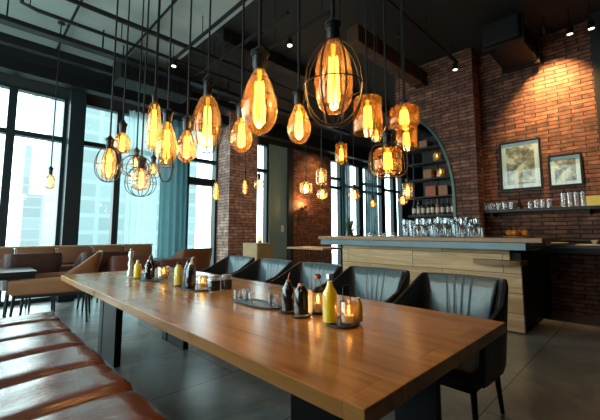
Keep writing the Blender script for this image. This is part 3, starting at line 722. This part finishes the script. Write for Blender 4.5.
# middle-far group
tray((1.52, 2.98, Z), 'long black tray under the central group of bottles and jars', .29, .12, math.radians(87))
bottle((1.475, 3.16, Z+.006), 'short bottle of pale yellow oil with dark stopper, left of the central group', 'bottle', .040, .215, 'yellow_pale', 'steel', .22)
bottle((1.575, 3.17, Z+.006), 'slim dark bottle directly behind the pale yellow bottle', 'bottle', .036, .22, 'dark_liquid', 'steel', .22, spout=True)
bottle((1.555, 3.05, Z+.006), 'dark sauce bottle with brass pourer in the middle of the central group', 'bottle', .040, .215, 'dark_liquid', 'brass', .22, spout=True)
bottle((1.49, 2.95, Z+.006), 'dark sauce bottle with silver pourer, front of the central group', 'bottle', .043, .215, 'dark_liquid', 'silver', .22, spout=True)
candle_jar((1.555, 2.845, Z+.006), 'lit candle glass in the central group, beside the black jar', 1.3, bright=.5, tall=1.1)
def jar(loc, label, fill='dark_liquid', r=.05, h=.09):
    t = thing('storage_jar', label, 'jar', loc)
    obj('glass', lathe(BM(), [(0, .001), (r, .001), (r, h*.8), (r*.85, h*.9), (r*.83, h*.9), (r*.96, h*.78), (r*.96, .006), (0, .006)], seg=26), 'bottleglass', t, True)
    obj('contents', lathe(BM(), [(0, .007), (r*.99, .007), (r*.99, h*.72), (0, h*.72)], seg=26), fill, t, True)
    obj('lid', lathe(BM(), [(0, h*.9), (r*.9, h*.9), (r*.9, h*1.0), (r*.5, h*1.05), (0, h*1.05)], seg=26), 'silver', t, True); return t
jar((1.575, 2.68, Z), 'black jar with silver lid right of the central candle', 'dark_liquid', .056, .125)
jar((1.69, 2.66, Z), 'brown jar with silver lid behind the black jar', 'leather_dark', .05, .125)
# far group
tray((1.44, 3.86, Z), 'long black tray under the bottles on the far table section', .30, .10, math.radians(86))
bottle((1.40, 4.02, Z+.006), 'clear bottle of yellow oil on the far table section', 'bottle', .040, .19, 'yellow', 'silver', .25)
bottle((1.42, 3.76, Z+.006), 'dark sauce bottle right of the yellow oil on the far section', 'bottle', .042, .20, 'dark_liquid', 'silver', .22, spout=True)
bottle((1.50, 3.88, Z+.006), 'second dark sauce bottle behind the first on the far section', 'bottle', .036, .20, 'dark_liquid', 'steel', .25)
candle_jar((1.53, 3.63, Z+.013), 'wide amber glass with lit candle near the table joint', 1.75, bright=.9, tall=.95)
b = thing('pepper_mill', 'grey twisted mill standing left of the yellow oil on the far section', 'pepper mill', (1.36, 4.13, Z+.012))
obj('body', lathe(BM(), [(0, 0), (.036, 0), (.038, .04), (.02, .09), (.032, .14), (.018, .19), (.03, .24), (.02, .28), (0, .29)], seg=20), 'silver', b, True); obj('knob', lathe(BM(), [(0, .29), (.014, .293), (.014, .307), (0, .312)], seg=12), 'silver', b, True)

sc = thing('wall_sconce', 'small copper wall sconce glowing on the far brick wall', 'wall lamp', (7.62, 7.7, 2.02))
obj('back_plate', box(BM(), (-.05, -.015, -.06), (.05, 0, .06), .004), 'wire', sc)
obj('arm', tube(BM(), [(0, -.01, 0), (0, -.1, -.02), (0, -.16, 0)], .012, 8), 'wire', sc, True)
obj('shade', lathe(BM(), [(.03, -.04), (.075, .05), (.07, .05), (.026, -.035), (.0, -.035)], (0, -.17, .03), seg=20), 'copper', sc, True)
obj('bulb', lathe(BM(), [(0, -.02), (.02, 0), (.026, .03), (0, .055)], (0, -.17, .03), seg=14), 'fil', sc, 'all')
light('bulb_light', 'POINT', (0, -.17, .12), 26, (1, .5, .18), sc, shadow_soft_size=.03)

# candle on gold cabinet
candle_jar((4.98, 6.45, 1.016), 'candle glass on top of the gold cabinet', 1.6, bright=1.5)

# ------------------------------------------------------------------ bar
bar = thing('bar_counter', 'bar with pale board front, blue grey slab and wooden top', 'bar', (5.3, 2.6, 0))
def bb_(a, c, bev=0): return box(BM(), (a[0]-5.3, a[1]-2.6, a[2]), (c[0]-5.3, c[1]-2.6, c[2]), bev)
obj('front_panel', bb_((5.0, 1.27, .86), (5.06, 3.98, 1.04)), 'barboard', bar); obj('front_panel', bb_((5.0, 1.15, .02), (5.06, 3.98, .86)), 'barboard', bar)
obj('wooden_top', bb_((4.72, .86, 1.135), (5.85, 4.33, 1.19), .006), 'oak_top_bar', bar)
obj('stone_slab', bb_((4.75, 1.03, 1.04), (5.84, 4.30, 1.133), .006), 'slab', bar)
obj('end_panel', bb_((5.06, 1.16, 0), (6.78, 1.29, 1.0)), 'blackpanel', bar)
obj('end_panel', bb_((5.06, 3.96, 0), (5.8, 3.99, 1.04)), 'blackpanel', bar)
obj('inner_cabinet', bb_((5.5, 1.29, 0), (5.8, 3.96, 1.04)), 'blackpanel', bar)
def ledge(label, y0, y1, x0, z=.875):
    t = thing('bar_ledge', label, 'ledge', (x0+.2, (y0+y1)/2, z)); h = (y1-y0)/2
    bb = BM(); n = 10; pts = [(.2-.01, h), (-.12, h)]+[(-.12-.09*math.sin(PI*i/n), h*math.cos(PI*i/n)) for i in range(n+1)]+[(.19, -h)]
    lo = [bb.verts.new((x, y, -.03)) for x, y in pts]; hi = [bb.verts.new((x, y, .03)) for x, y in pts]
    bb.faces.new(lo[::-1]); bb.faces.new(hi)
    for i in range(len(pts)): bb.faces.new((lo[i], lo[(i+1) % len(pts)], hi[(i+1) % len(pts)], hi[i]))
    obj('board', bb, 'ledgewood', t)
    for s in (-.5, .5): obj('bracket', box(BM(), (.0, s*h-.015, -.1), (.19, s*h+.015, -.03)), 'steel', t)
ledge('rounded wooden ledge fixed low at the right end of the bar', 1.12, 1.68, 4.82)
sd = thing('side_table', 'wooden topped serving table at the left end of the bar', 'table', (5.1, 4.75, 0))
obj('tabletop', box(BM(), (-.35, -.5, .93), (.35, .5, .965), .01), 'rawwood', sd)
for sx in (-.3, .3):
    for sy in (-.45, .45): obj('leg', tube(BM(), [(sx, sy, 0), (sx, sy, .93)], .014, 8), 'steel', sd)
bc = thing('back_counter', 'dark work counter fixed along the brick wall right of the bar', 'counter', (6.5, .1, .03))
obj('worktop', box(BM(), (-.34, -1.6, 1.00), (.29, 1.04, 1.045), .004), 'darkcounter', bc)
obj('shelf_rail', box(BM(), (-.32, -1.6, .93), (-.28, 1.04, 1.0)), 'steel', bc)
for y in (-1.4, .35, .98): obj('bracket', box(BM(), (-.26, y-.02, .88), (.29, y+.02, 1.0)), 'steel', bc)

# oranges and items
ob = obj('serving_board', lathe(BM(), [(0, 0), (.19, 0), (.19, .018), (0, .018)], seg=30), 'ledgewood', None, True, (5.5, 1.27, 1.191)); tag(ob, 'round wooden board under the oranges on the bar', 'board')
o0 = None
for x, y, z in ((5.43, 1.30, 1.252), (5.50, 1.19, 1.252), (5.58, 1.27, 1.252), (5.49, 1.38, 1.252)):
    if o0 is None:
        o0 = thing('orange', 'ripe orange on the round board at the right end of the bar', 'fruit', (x, y, z), 0, 'oranges on the bar board')
        bb = BM(); bmesh.ops.create_uvsphere(bb, u_segments=20, v_segments=14, radius=.043); obj('peel', bb, 'orange', o0, 'all')
        obj('stem_end', lathe(BM(), [(0, .041), (.006, .043), (.004, .046), (0, .046)], seg=8), 'leaf', o0)
    else: dup(o0, (x, y, z), x*9)

# glasses on the bar: stemmed and tumblers
wg = thing('wine_glass', 'clear stemmed glass in the cluster on the bar top', 'glass', (5.0, 1.9, 1.191), 0, 'stemmed glasses clustered on the bar')
obj('bowl', lathe(BM(), [(.004, .085), (.022, .095), (.038, .125), (.040, .155), (.034, .20), (.0325, .20), (.038, .155), (.036, .127), (.02, .098), (0, .09)], seg=18), 'clearbody', wg, True)
obj('stem', lathe(BM(), [(0, 0), (.034, .001), (.03, .004), (.006, .009), (.004, .03), (.004, .085), (0, .09)], seg=14), 'clearbody', wg, True)
tg = thing('tumbler', 'clear straight tumbler in the cluster on the bar top', 'glass', (5.0, 2.0, 1.191), 0, 'tumblers clustered on the bar')
obj('glass', lathe(BM(), [(0, .001), (.032, .001), (.038, .13), (.036, .13), (.031, .01), (0, .008)], seg=18), 'clearbody', tg, True)
i = 0
for ix in range(5):
    for iy in range(11):
        x = 4.86+ix*.112+random.uniform(-.008, .008); y = 1.56+iy*.107+random.uniform(-.006, .006)+ix*.06
        s = random.uniform(1.15, 1.35); i += 1
        src = wg if (ix*2+iy) % 3 else tg
        if i == 1: tg.location = (x, y, 1.191); continue
        if i == 2: wg.location = (x, y, 1.191); continue
        dup(src, (x, y, 1.191), random.random()*6, scale=(s*.9, s*.9, s*1.08))
lb = thing('sugar_bowl', 'low glass bowl upturned on the bar left of the stemmed glasses', 'bowl', (5.0, 2.9, 1.191), 0, 'low glass bowls on the bar')
obj('glass', lathe(BM(), [(.055, .001), (.056, .03), (.045, .05), (.012, .06), (.012, .066), (0, .066)], seg=18), 'clearbody', lb, True)
for (x, y) in ((4.95, 3.04), (5.05, 3.18), (4.95, 3.3), (5.12, 3.0), (5.18, 3.26), (5.08, 3.42)): dup(lb, (x, y, 1.191))
bottle((5.02, 2.74, 1.191), 'small clear bottle with yellow cap left of the stemmed glasses', 'bottle', .022, .12, 'plate', 'yellow', .3)
tp = obj('serving_dish', lathe(BM(), [(0, 0), (.09, 0), (.12, .02), (.115, .022), (.085, .006), (0, .006)], seg=26), 'steel', None, True, (5.0, 3.66, 1.191)); tag(tp, 'shallow black dish on the bar right of the small plant', 'dish')
# plant
pl = thing('potted_plant', 'small dark spiky potted plant at the left end of the bar', 'plant', (5.25, 3.98, 1.191))
obj('pot', lathe(BM(), [(0, 0), (.045, 0), (.055, .07), (.05, .07), (.045, .06), (0, .06)], seg=20), 'steel', pl, True)
b = BM()
for k in range(46):
    a = random.random()*6.28; el = random.uniform(.15, 1.3); ln_ = random.uniform(.2, .42)
    d = Vector((math.cos(a)*math.cos(el), math.sin(a)*math.cos(el), math.sin(el))); s = Vector((-math.sin(a), math.cos(a), 0))*.012
    p0 = Vector((0, 0, .055)); p1 = p0+d*ln_*.5+Vector((0, 0, .015)); p2 = p0+d*ln_
    v = [b.verts.new(q) for q in (p0-s*.6, p0+s*.6, p1+s, p2, p1-s)]; b.faces.new(v)
obj('leaves', b, 'leaf', pl)

# ------------------------------------------------------------------ shelving in the arch
ar = thing('bottle_shelves', 'black metal bottle shelving inside the brick arch', 'shelf', (6.45, 2.85, 0))
obj('shelf', box(BM(), (-.15, -.44, 1.56), (.17, .50, 1.60)), 'steel', ar)
for z in (1.93, 2.28, 2.60, 2.90): obj('shelf', box(BM(), (-.13, -.42 if z < 2.5 else (-.30 if z < 2.8 else -.2), z), (.15, .50, z+.025)), 'steel', ar)
for y in (-.0, .49): obj('upright', box(BM(), (.12, y-.015, .0 if y > .4 else 1.2), (.15, y+.015, 3.15)), 'steel', ar)
obj('back_panel', box(BM(), (.15, -.44, 1.0), (.17, .30, 3.2)), 'steel', ar)
bl = None
cols = ['greenbottle', 'dark_liquid', 'greenbottle', 'ledgewood', 'dark_liquid', 'greenbottle']
def spirit(mat, lab_, y, x):
    t = thing('spirit_bottle', lab_, 'bottle', (x, y, 1.601))
    obj('body', lathe(BM(), [(0, 0), (.034, 0), (.036, .01), (.036, .17), (.03, .195), (.013, .215), (.012, .28), (.014, .285), (.014, .30), (0, .30)], seg=18), mat, t, True)
    obj('label', lathe(BM(), [(.0365, .04), (.0368, .045), (.0368, .13), (.0365, .135)], seg=18), 'paper', t, True); return t
sb = spirit('greenbottle', 'dark bottle with pale label on the lowest arch shelf', 2.50, 6.40); sb['group'] = 'dark bottles on the lowest arch shelf'
for k in range(1, 9):
    if k in (3,): spirit('ledgewood', 'amber brown bottle among the dark bottles on the lowest arch shelf', 2.50+k*.095, 6.40); continue
    if k == 7: spirit('clearbody', 'clear bottle among the dark bottles on the lowest arch shelf', 2.50+k*.095, 6.40); continue
    dup(sb, (6.40+.02*(k % 2), 2.50+k*.095, 1.601))
def sbox(label, y, z, w_, h_, mat):
    o = obj('storage_box', box(BM(), (-.08, -w_/2, 0), (.08, w_/2, h_), .004), mat, None, False, (6.45, y, z)); tag(o, label, 'box')
sbox('rust red box on the second arch shelf', 2.90, 1.956, .2, .2, 'redbox'); sbox('brown box on the second arch shelf, right of the rust red one', 2.66, 1.956, .17, .19, 'brownbox')
sbox('brown box on the third arch shelf, left of the candle glass', 2.95, 2.306, .16, .18, 'brownbox'); sbox('brown box on the top arch shelf', 3.02, 2.926, .16, .15, 'brownbox')
candle_jar((6.40, 2.70, 2.306), 'lit candle glass on the middle arch shelf', 2.0, bright=2)
candle_jar((6.40, 2.76, 2.626), 'lit candle glass on the upper arch shelf', 2.0, bright=2)

# ------------------------------------------------------------------ wall shelf with glasses, pictures
ws = thing('wall_shelf', 'long dark blue shelf on the brick wall under the pictures', 'shelf', (6.65, .7, 1.60))
obj('board', box(BM(), (-.14, -2.0, 0), (.149, 1.47, .05), .004), 'darkframe', ws)
for y in (1.2, -.1, -1.4): obj('bracket', box(BM(), (-.1, y-.012, -.06), (.149, y+.012, 0)), 'steel', ws)
jg = thing('beer_glass', 'clear glass lined up on the long wall shelf', 'glass', (6.63, 2.05, 1.651), 0, 'clear glasses on the long wall shelf')
obj('glass', lathe(BM(), [(0, .001), (.034, .001), (.038, .12), (.036, .12), (.031, .01), (0, .008)], seg=16), 'clearbody', jg, True)
for k in range(1, 17):
    y = 2.05-k*.088
    if 1.40 < y < 1.58 or y < 1.0: continue
    s = .8 if 1.56 < y < 1.75 else 1
    dup(jg, (6.63, y, 1.651), scale=(1, 1, s if k < 9 else 1.15))
for k in range(5): dup(jg, (6.56, 2.0-k*.1, 1.651))
tgl = thing('tall_glass', 'tall slim clear glass at the right part of the wall shelf', 'glass', (6.62, .82, 1.651), 0, 'tall glasses on the wall shelf')
obj('glass', lathe(BM(), [(0, .001), (.03, .001), (.034, .22), (.032, .22), (.027, .01), (0, .008)], seg=16), 'clearbody', tgl, True)
for y in (.74, .66, .90): dup(tgl, (6.62, y, 1.651))
t = thing('liquor_bottle', 'squat dark bottle standing among the glasses on the wall shelf', 'bottle', (6.62, 1.49, 1.651))
obj('body', lathe(BM(), [(0, 0), (.05, 0), (.052, .01), (.046, .06), (.018, .11), (.015, .15), (.02, .155), (.02, .165), (0, .165)], seg=20), 'greenbottle', t, True)
obj('stopper', lathe(BM(), [(0, .165), (.012, .165), (.013, .185), (0, .188)], seg=12), 'steel', t, True)
o = obj('storage_box', box(BM(), (-.06, -.12, 0), (.06, .12, .15), .004), 'yellow_pale', None, False, (6.66, .5, 1.651)); tag(o, 'pale yellow box at the right end of the wall shelf', 'box')
def picture(label, yc, zc, w_, h_, fr=.03, mat_=.06):
    t = thing('framed_picture', label, 'picture', (6.80, yc, zc)); W, Hh = w_/2, h_/2
    b = BM()
    for a, c in (((-.04, -W, Hh-fr), (0, W, Hh)), ((-.04, -W, -Hh), (0, W, -Hh+fr)), ((-.04, -W, -Hh+fr), (0, -W+fr, Hh-fr)), ((-.04, W-fr, -Hh+fr), (0, W, Hh-fr))): box(b, a, c)
    obj('frame', b, 'steel', t)
    mo = obj('mount', box(BM(), (-.018, -W+fr, -Hh+fr), (-.004, W-fr, Hh-fr)), 'mat', t)
    obj('print', box(BM(), (-.021, -W+fr+mat_, -Hh+fr+mat_), (-.019, W-fr-mat_, Hh-fr-mat_)), 'print', mo)
    obj('glazing', box(BM(), (-.030, -W+fr, -Hh+fr), (-.028, W-fr, Hh-fr)), 'pane', t)
picture('large framed faded print on the brick wall', 1.475, 2.42, .62, .86, mat_=.07)
picture('smaller landscape framed print right of the large one', .865, 2.25, .44, .52, mat_=.055)
# items on the back counter
o = obj('plate_stack', lathe(BM(), [(0, 0), (.06, 0), (.11, .02), (.11, .03), (.105, .032), (0, .015)], seg=26), 'plate', None, True, (6.4, .95, 1.076)); tag(o, 'pale plate on the dark counter near the bar', 'plate')
tr = thing('serving_tray', 'flat pale tray on the dark counter at the right', 'tray', (6.42, .55, 1.076)); obj('base', box(BM(), (-.12, -.2, 0), (.12, .2, .012), .003), 'plate', tr)
cp = None
for y in (.56, .46):
    if cp is None:
        cp = thing('cup', 'small pale cup on the dark counter at the far right', 'cup', (6.55, y, 1.076+.013), 0, 'cups on the dark counter')
        obj('bowl', lathe(BM(), [(0, .001), (.025, .001), (.04, .06), (.037, .06), (.023, .008), (0, .006)], seg=18), 'plate', cp, True)
        bb = BM(); tube(bb, [(.035+.02*math.sin(a), 0, .035+.018*math.cos(a)) for a in [PI*i/8 for i in range(9)]], .004, 6); obj('handle', bb, 'plate', cp, True)
    else: dup(cp, (6.55, y, 1.076+.013))
o = obj('bar_rail', tube(BM(), [(6.70, -1.4, 1.14), (6.70, 1.1, 1.14)], .008, 8), 'silver', None, True); tag(o, 'thin metal rail above the dark counter on the brick wall', 'rail')

# ------------------------------------------------------------------ pendants
PW = .8
def interp(prof, z):
    for (r0, z0), (r1, z1) in zip(prof, prof[1:]):
        if (z0-z)*(z1-z) <= 0 and z0 != z1: return r0+(r1-r0)*(z-z0)/(z1-z0)
    return 0
def pendant(loc, label, style, h, r, sock=.05, cage=None, energy=4, loops=4, mat='amber', cordr=.006, grp=None, fillen=.6):
    """loc = centre of the glass; h,r = glass height and radius"""
    t = thing('pendant_lamp', label, 'pendant lamp', (loc[0], loc[1], CZ), 0, grp)
    z0 = loc[2]-CZ; k = h/2
    if style == 'drop':      # long edison drop: widest above the lower third
        prof = [(.28, 1), (.36, .86), (.62, .55), (.9, .12), (1, -.2), (.93, -.52), (.7, -.78), (.42, -.92), (.16, -.985), (.05, -1.03), (0, -1.04)]
    elif style == 'oval': prof = [(.36, 1), (.5, .9), (.76, .66), (.94, .3), (1, -.05), (.96, -.45), (.82, -.74), (.55, -.93), (.2, -1.0), (0, -1.03)]
    elif style == 'tube':
        prof = [(.45, 1), (.62, .9), (.8, .6), (.95, 0), (1, -.5), (.9, -.85), (.5, -.97), (0, -1)]
    elif style == 'jar':
        prof = [(.3, 1), (.35, .9), (.85, .78), (1, .6), (1, -.75), (.93, -.93), (.6, -1), (0, -1)]
    elif style == 'cyl':
        prof = [(.3, 1), (.95, 1), (1, .96), (1, -.96), (.97, -1)]
    elif style == 'capsule':
        prof = [(.3, 1), (.4, .9), (.85, .55), (1, .2), (1, -.35), (.85, -.7), (.45, -.9), (0, -.95)]
    else:  # globe
        prof = [(.3, 1)]+[(math.sin(a), math.cos(a)) for a in [.45+i*(PI-.45)/9 for i in range(1, 10)]]+[(0, -1)]
    if style in ('drop', 'oval', 'tube', 'capsule'):
        sm = []; n_ = len(prof)
        for i in range(n_-1):
            p0, p1, p2, p3 = prof[max(0, i-1)], prof[i], prof[i+1], prof[min(n_-1, i+2)]
            for j in range(4):
                u = j/4; sm.append(tuple(.5*(2*p1[a]+(p2[a]-p0[a])*u+(2*p0[a]-5*p1[a]+4*p2[a]-p3[a])*u*u+(3*p1[a]-p0[a]-3*p2[a]+p3[a])*u**3) for a in (0, 1)))
        prof = [(max(a, 0), c) for a, c in sm]+[prof[-1]]
    P = [(p*r, z0+q*k) for p, q in prof]
    obj('glass', lathe(BM(), P, seg=40), mat, t, 'all')
    top = z0+k
    rs = max(.014, r*.42) if style in ('drop', 'capsule', 'globe') else max(.014, r*.34)
    rs = min(rs, .026)
    sk = obj('socket', lathe(BM(), [(0, top-.012), (rs*.86, top-.012), (rs*.9, top), (rs, top+sock*.12), (rs, top+sock*.8), (rs*1.18, top+sock*.82), (rs*1.18, top+sock*.95), (rs*.9, top+sock), (0, top+sock)], seg=20), 'socket', t, True)
    obj('socket_cap', lathe(BM(), [(rs*.9, top+sock), (rs*1.35, top+sock*.98), (rs*1.3, top+sock*1.12), (rs*.75, top+sock*1.3), (rs*.5, top+sock*1.5), (.007, top+sock*1.6), (0, top+sock*1.62)], seg=20), 'socket', sk, True)
    obj('cord', tube(BM(), [(0, 0, -.03), (0, 0, top+sock*1.55)], cordr, 8), 'blackcable', t, True)
    obj('ceiling_rose', lathe(BM(), [(0, 0), (.05, 0), (.05, -.02), (.02, -.035), (0, -.035)], seg=20), 'socket', t, True)
    # filament cage
    b = BM(); fr = r*.30; fl = h*fillen/2; zc = z0-.02*h
    for i in range(loops):
        a = 2*PI*i/loops; a2 = a+PI/loops
        tube(b, [(fr*math.cos(a)*.7, fr*math.sin(a)*.7, zc+fl), (fr*math.cos(a), fr*math.sin(a), zc-fl*.9), (fr*math.cos(a2), fr*math.sin(a2), zc-fl), (fr*math.cos(a2)*.75, fr*math.sin(a2)*.75, zc+fl*.9)], max(.0015, r*.035), 5)
    fs = obj('filament_stem', lathe(BM(), [(0, top-.01), (r*.13, top-.012), (r*.06, zc+fl*.5), (r*.04, zc-fl*.6), (0, zc-fl*.62)], seg=10), 'filcore', t, True)
    obj('filament', b, 'fil', fs)
    if cage:
        cw, ctop, cbot, nw = cage   # half width, top z and bottom z relative to centre, number of hoops
        b = BM(); zt, zb = z0+ctop, z0+cbot
        for i in range(nw):
            a = PI*i/nw+.3
            pts = []
            for j in range(29):
                s = j/28*2*PI; e = math.sin(s); f = math.cos(s)
                zz = (zt+zb)/2+(zt-zb)/2*f; rr = cw*abs(e)**(.55 if style == 'jar' else .9)*(1+.10*(-f)) * (1 if e >= 0 else -1)
                if style == 'jar': zz = (zt+zb)/2+(zt-zb)/2*abs(f)**.6*(1 if f >= 0 else -1)
                pts.append((rr*math.cos(a), rr*math.sin(a), zz))
            tube(b, pts[:-1], .0028 if cw < .12 else .0036, 6, cyc=True)
        zr = (zt+zb)/2-.05*(zt-zb); tube(b, [(cw*math.cos(2*PI*i/36), cw*math.sin(2*PI*i/36), zr) for i in range(36)], .0022, 6, cyc=True)
        obj('wire_cage', b, 'wire', t, True)
    if energy: light('bulb_light', 'POINT', (0, 0, zc), energy*PW, (1, .62, .28), t, shadow_soft_size=r*.35)
    return t
pendant((.83, .69, 1.76), 'largest pendant, tall amber bulb in an oval wire cage, centre top', 'oval', .245, .063, .056, (.098, .125, -.165, 4), 5, 5, cordr=.007)
pendant((.71, .93, 1.715), 'large uncaged amber drop pendant left of the largest caged one', 'drop', .245, .064, .05, None, 5, 5)
pendant((1.02, 1.86, 1.935), 'amber drop pendant in a thin wire cage right of the bulb cluster', 'oval', .33, .080, .09, (.092, .15, -.20, 4), 6, 5)
pendant((1.09, 1.12, 1.765), 'uncaged amber drop pendant directly left of the largest caged one', 'drop', .20, .056, .045, None, 4)
pendant((.98, 1.43, 1.755), 'small uncaged amber drop pendant in front of the brick pillar', 'drop', .19, .056, .05, None, 4)
pendant((.86, 2.29, 1.965), 'slender tube shaped amber pendant at the left cluster', 'tube', .33, .050, .05, None, 4, fillen=.75)
pendant((.77, 1.85, 1.75), 'tall drop pendant right of the slender tube in the left cluster', 'drop', .26, .056, .045, (.05, -.02, -.22, 2), 4)
pendant((.94, 1.96, 1.785), 'rounded drop pendant at the right of the left cluster', 'drop', .21, .060, .06, None, 4)
pendant((.81, 2.77, 1.935), 'small capsule pendant at the top left of the left cluster', 'capsule', .17, .057, .06, None, 3, mat='amber')
pendant((.66, 2.52, 1.72), 'wire caged amber pendant, leftmost of the left cluster', 'drop', .22, .055, .05, (.085, .12, -.13, 4), 4)
pendant((.97, 2.93, 1.83), 'small bulb inside an open wire sphere in the left cluster', 'globe', .10, .045, .05, (.125, .06, -.12, 4), 2, mat='smoke')
pendant((.84, 2.43, 1.62), 'lowest pendant of the left cluster, bulb in a wire and glass globe', 'capsule', .17, .06, .05, (.10, .09, -.12, 4), 3, mat='smoke')
pendant((1.19, 3.14, 1.83), 'small round bulb half hidden below the slender tube pendant', 'globe', .11, .05, .05, (.075, .06, -.08, 3), 2, mat='smoke')
pendant((.87, 6.35, 2.03), 'lone clear pendant hanging in front of the left window', 'capsule', .24, .075, .08, None, 2.5, mat='smoke', cordr=.009)
pendant((1.92, 1.15, 1.72), 'caged jar shaped amber pendant lowest of the right cluster', 'jar', .175, .09, .085, (.125, .11, -.115, 4), 6, 6, mat='amber2')
pendant((1.97, 1.33, 2.07), 'broad amber cylinder pendant behind the largest caged one', 'cyl', .25, .10, .03, None, 6, 4, mat='amber2')
pendant((2.34, 1.25, 2.14), 'upper amber jar pendant at the right of the right cluster', 'jar', .17, .11, .03, None, 5, 6, mat='amber2')
pendant((2.63, 1.39, 2.05), 'amber cylinder pendant hanging under the upper right jar', 'cyl', .18, .09, .03, None, 5, 4, mat='amber2')
pendant((2.53, 1.62, 2.11), 'small smoky bulb between the broad cylinder and the right jars', 'capsule', .14, .045, .05, None, 1, 3, mat='smoke')
pendant((3.25, 2.59, 2.22), 'small amber cylinder pendant above the far windows', 'cyl', .24, .075, .03, None, 4, 4, mat='amber2')
pendant((6.28, 5.65, 2.66), 'tall glass jar pendant in front of the far brick wall', 'jar', .45, .14, .06, None, 25, 4, mat='smoke', cordr=.01)
pendant((5.95, 5.86, 2.37), 'short round pendant left of the tall jar at the far brick wall', 'jar', .28, .16, .06, None, 45, 4, mat='smoke', cordr=.01)
pendant((4.9, 4.39, 2.0), 'low globe pendant below the tall jar at the far brick wall', 'globe', .21, .11, .05, None, 25, 4, mat='smoke', cordr=.01)
pendant((4.5, 3.33, 1.87), 'globe pendant in front of the second window behind the bar', 'globe', .19, .095, .05, None, 2, 4, mat='smoke')
pendant((5.1, 3.37, 1.77), 'tiny amber bulb pendant low in front of the middle drape', 'capsule', .15, .05, .05, None, 2, 3, mat='amber')
pendant((4.42, 2.34, 1.84), 'slim amber cylinder pendant beside the arch shelves', 'cyl', .22, .07, .05, None, 3, 4, mat='smoke')
pendant((5.02, 2.75, 1.78), 'round bulb pendant behind the slim cylinder by the arch', 'globe', .16, .08, .05, None, 2, 3, mat='smoke')
pendant((2.85, 4.85, 1.92), 'thin amber tube pendant at the left face of the brick pillar', 'tube', .30, .048, .05, None, 3, 4, mat='amber', fillen=.8)
pendant((3.18, 4.52, 1.99), 'thin amber tube pendant in front of the dark face of the brick pillar', 'tube', .24, .04, .12, None, 3, 4, mat='amber', fillen=.8)
pendant((3.34, 4.36, 2.04), 'small globe pendant at the right edge of the brick pillar', 'globe', .17, .085, .06, None, 3, 4, mat='smoke')

# ------------------------------------------------------------------ daylight portals in the window openings
def portal(loc, sx, sy, direction):
    l = bpy.data.lights.new('window_daylight', 'AREA'); l.shape = 'RECTANGLE'; l.size = sx; l.size_y = sy; l.energy = 1
    l.cycles.is_portal = True
    o = bpy.data.objects.new('window_daylight', l); C.objects.link(o); o.location = loc
    o.rotation_euler = Vector(direction).to_track_quat('-Z', 'Y').to_euler()
portal((5.9, 8.12, 1.95), 16.9, 3.95, (0, -1, 0))
portal((-2.72, 4.55, 1.95), 6.2, 3.95, (1, 0, 0))  # opening of the added left windows
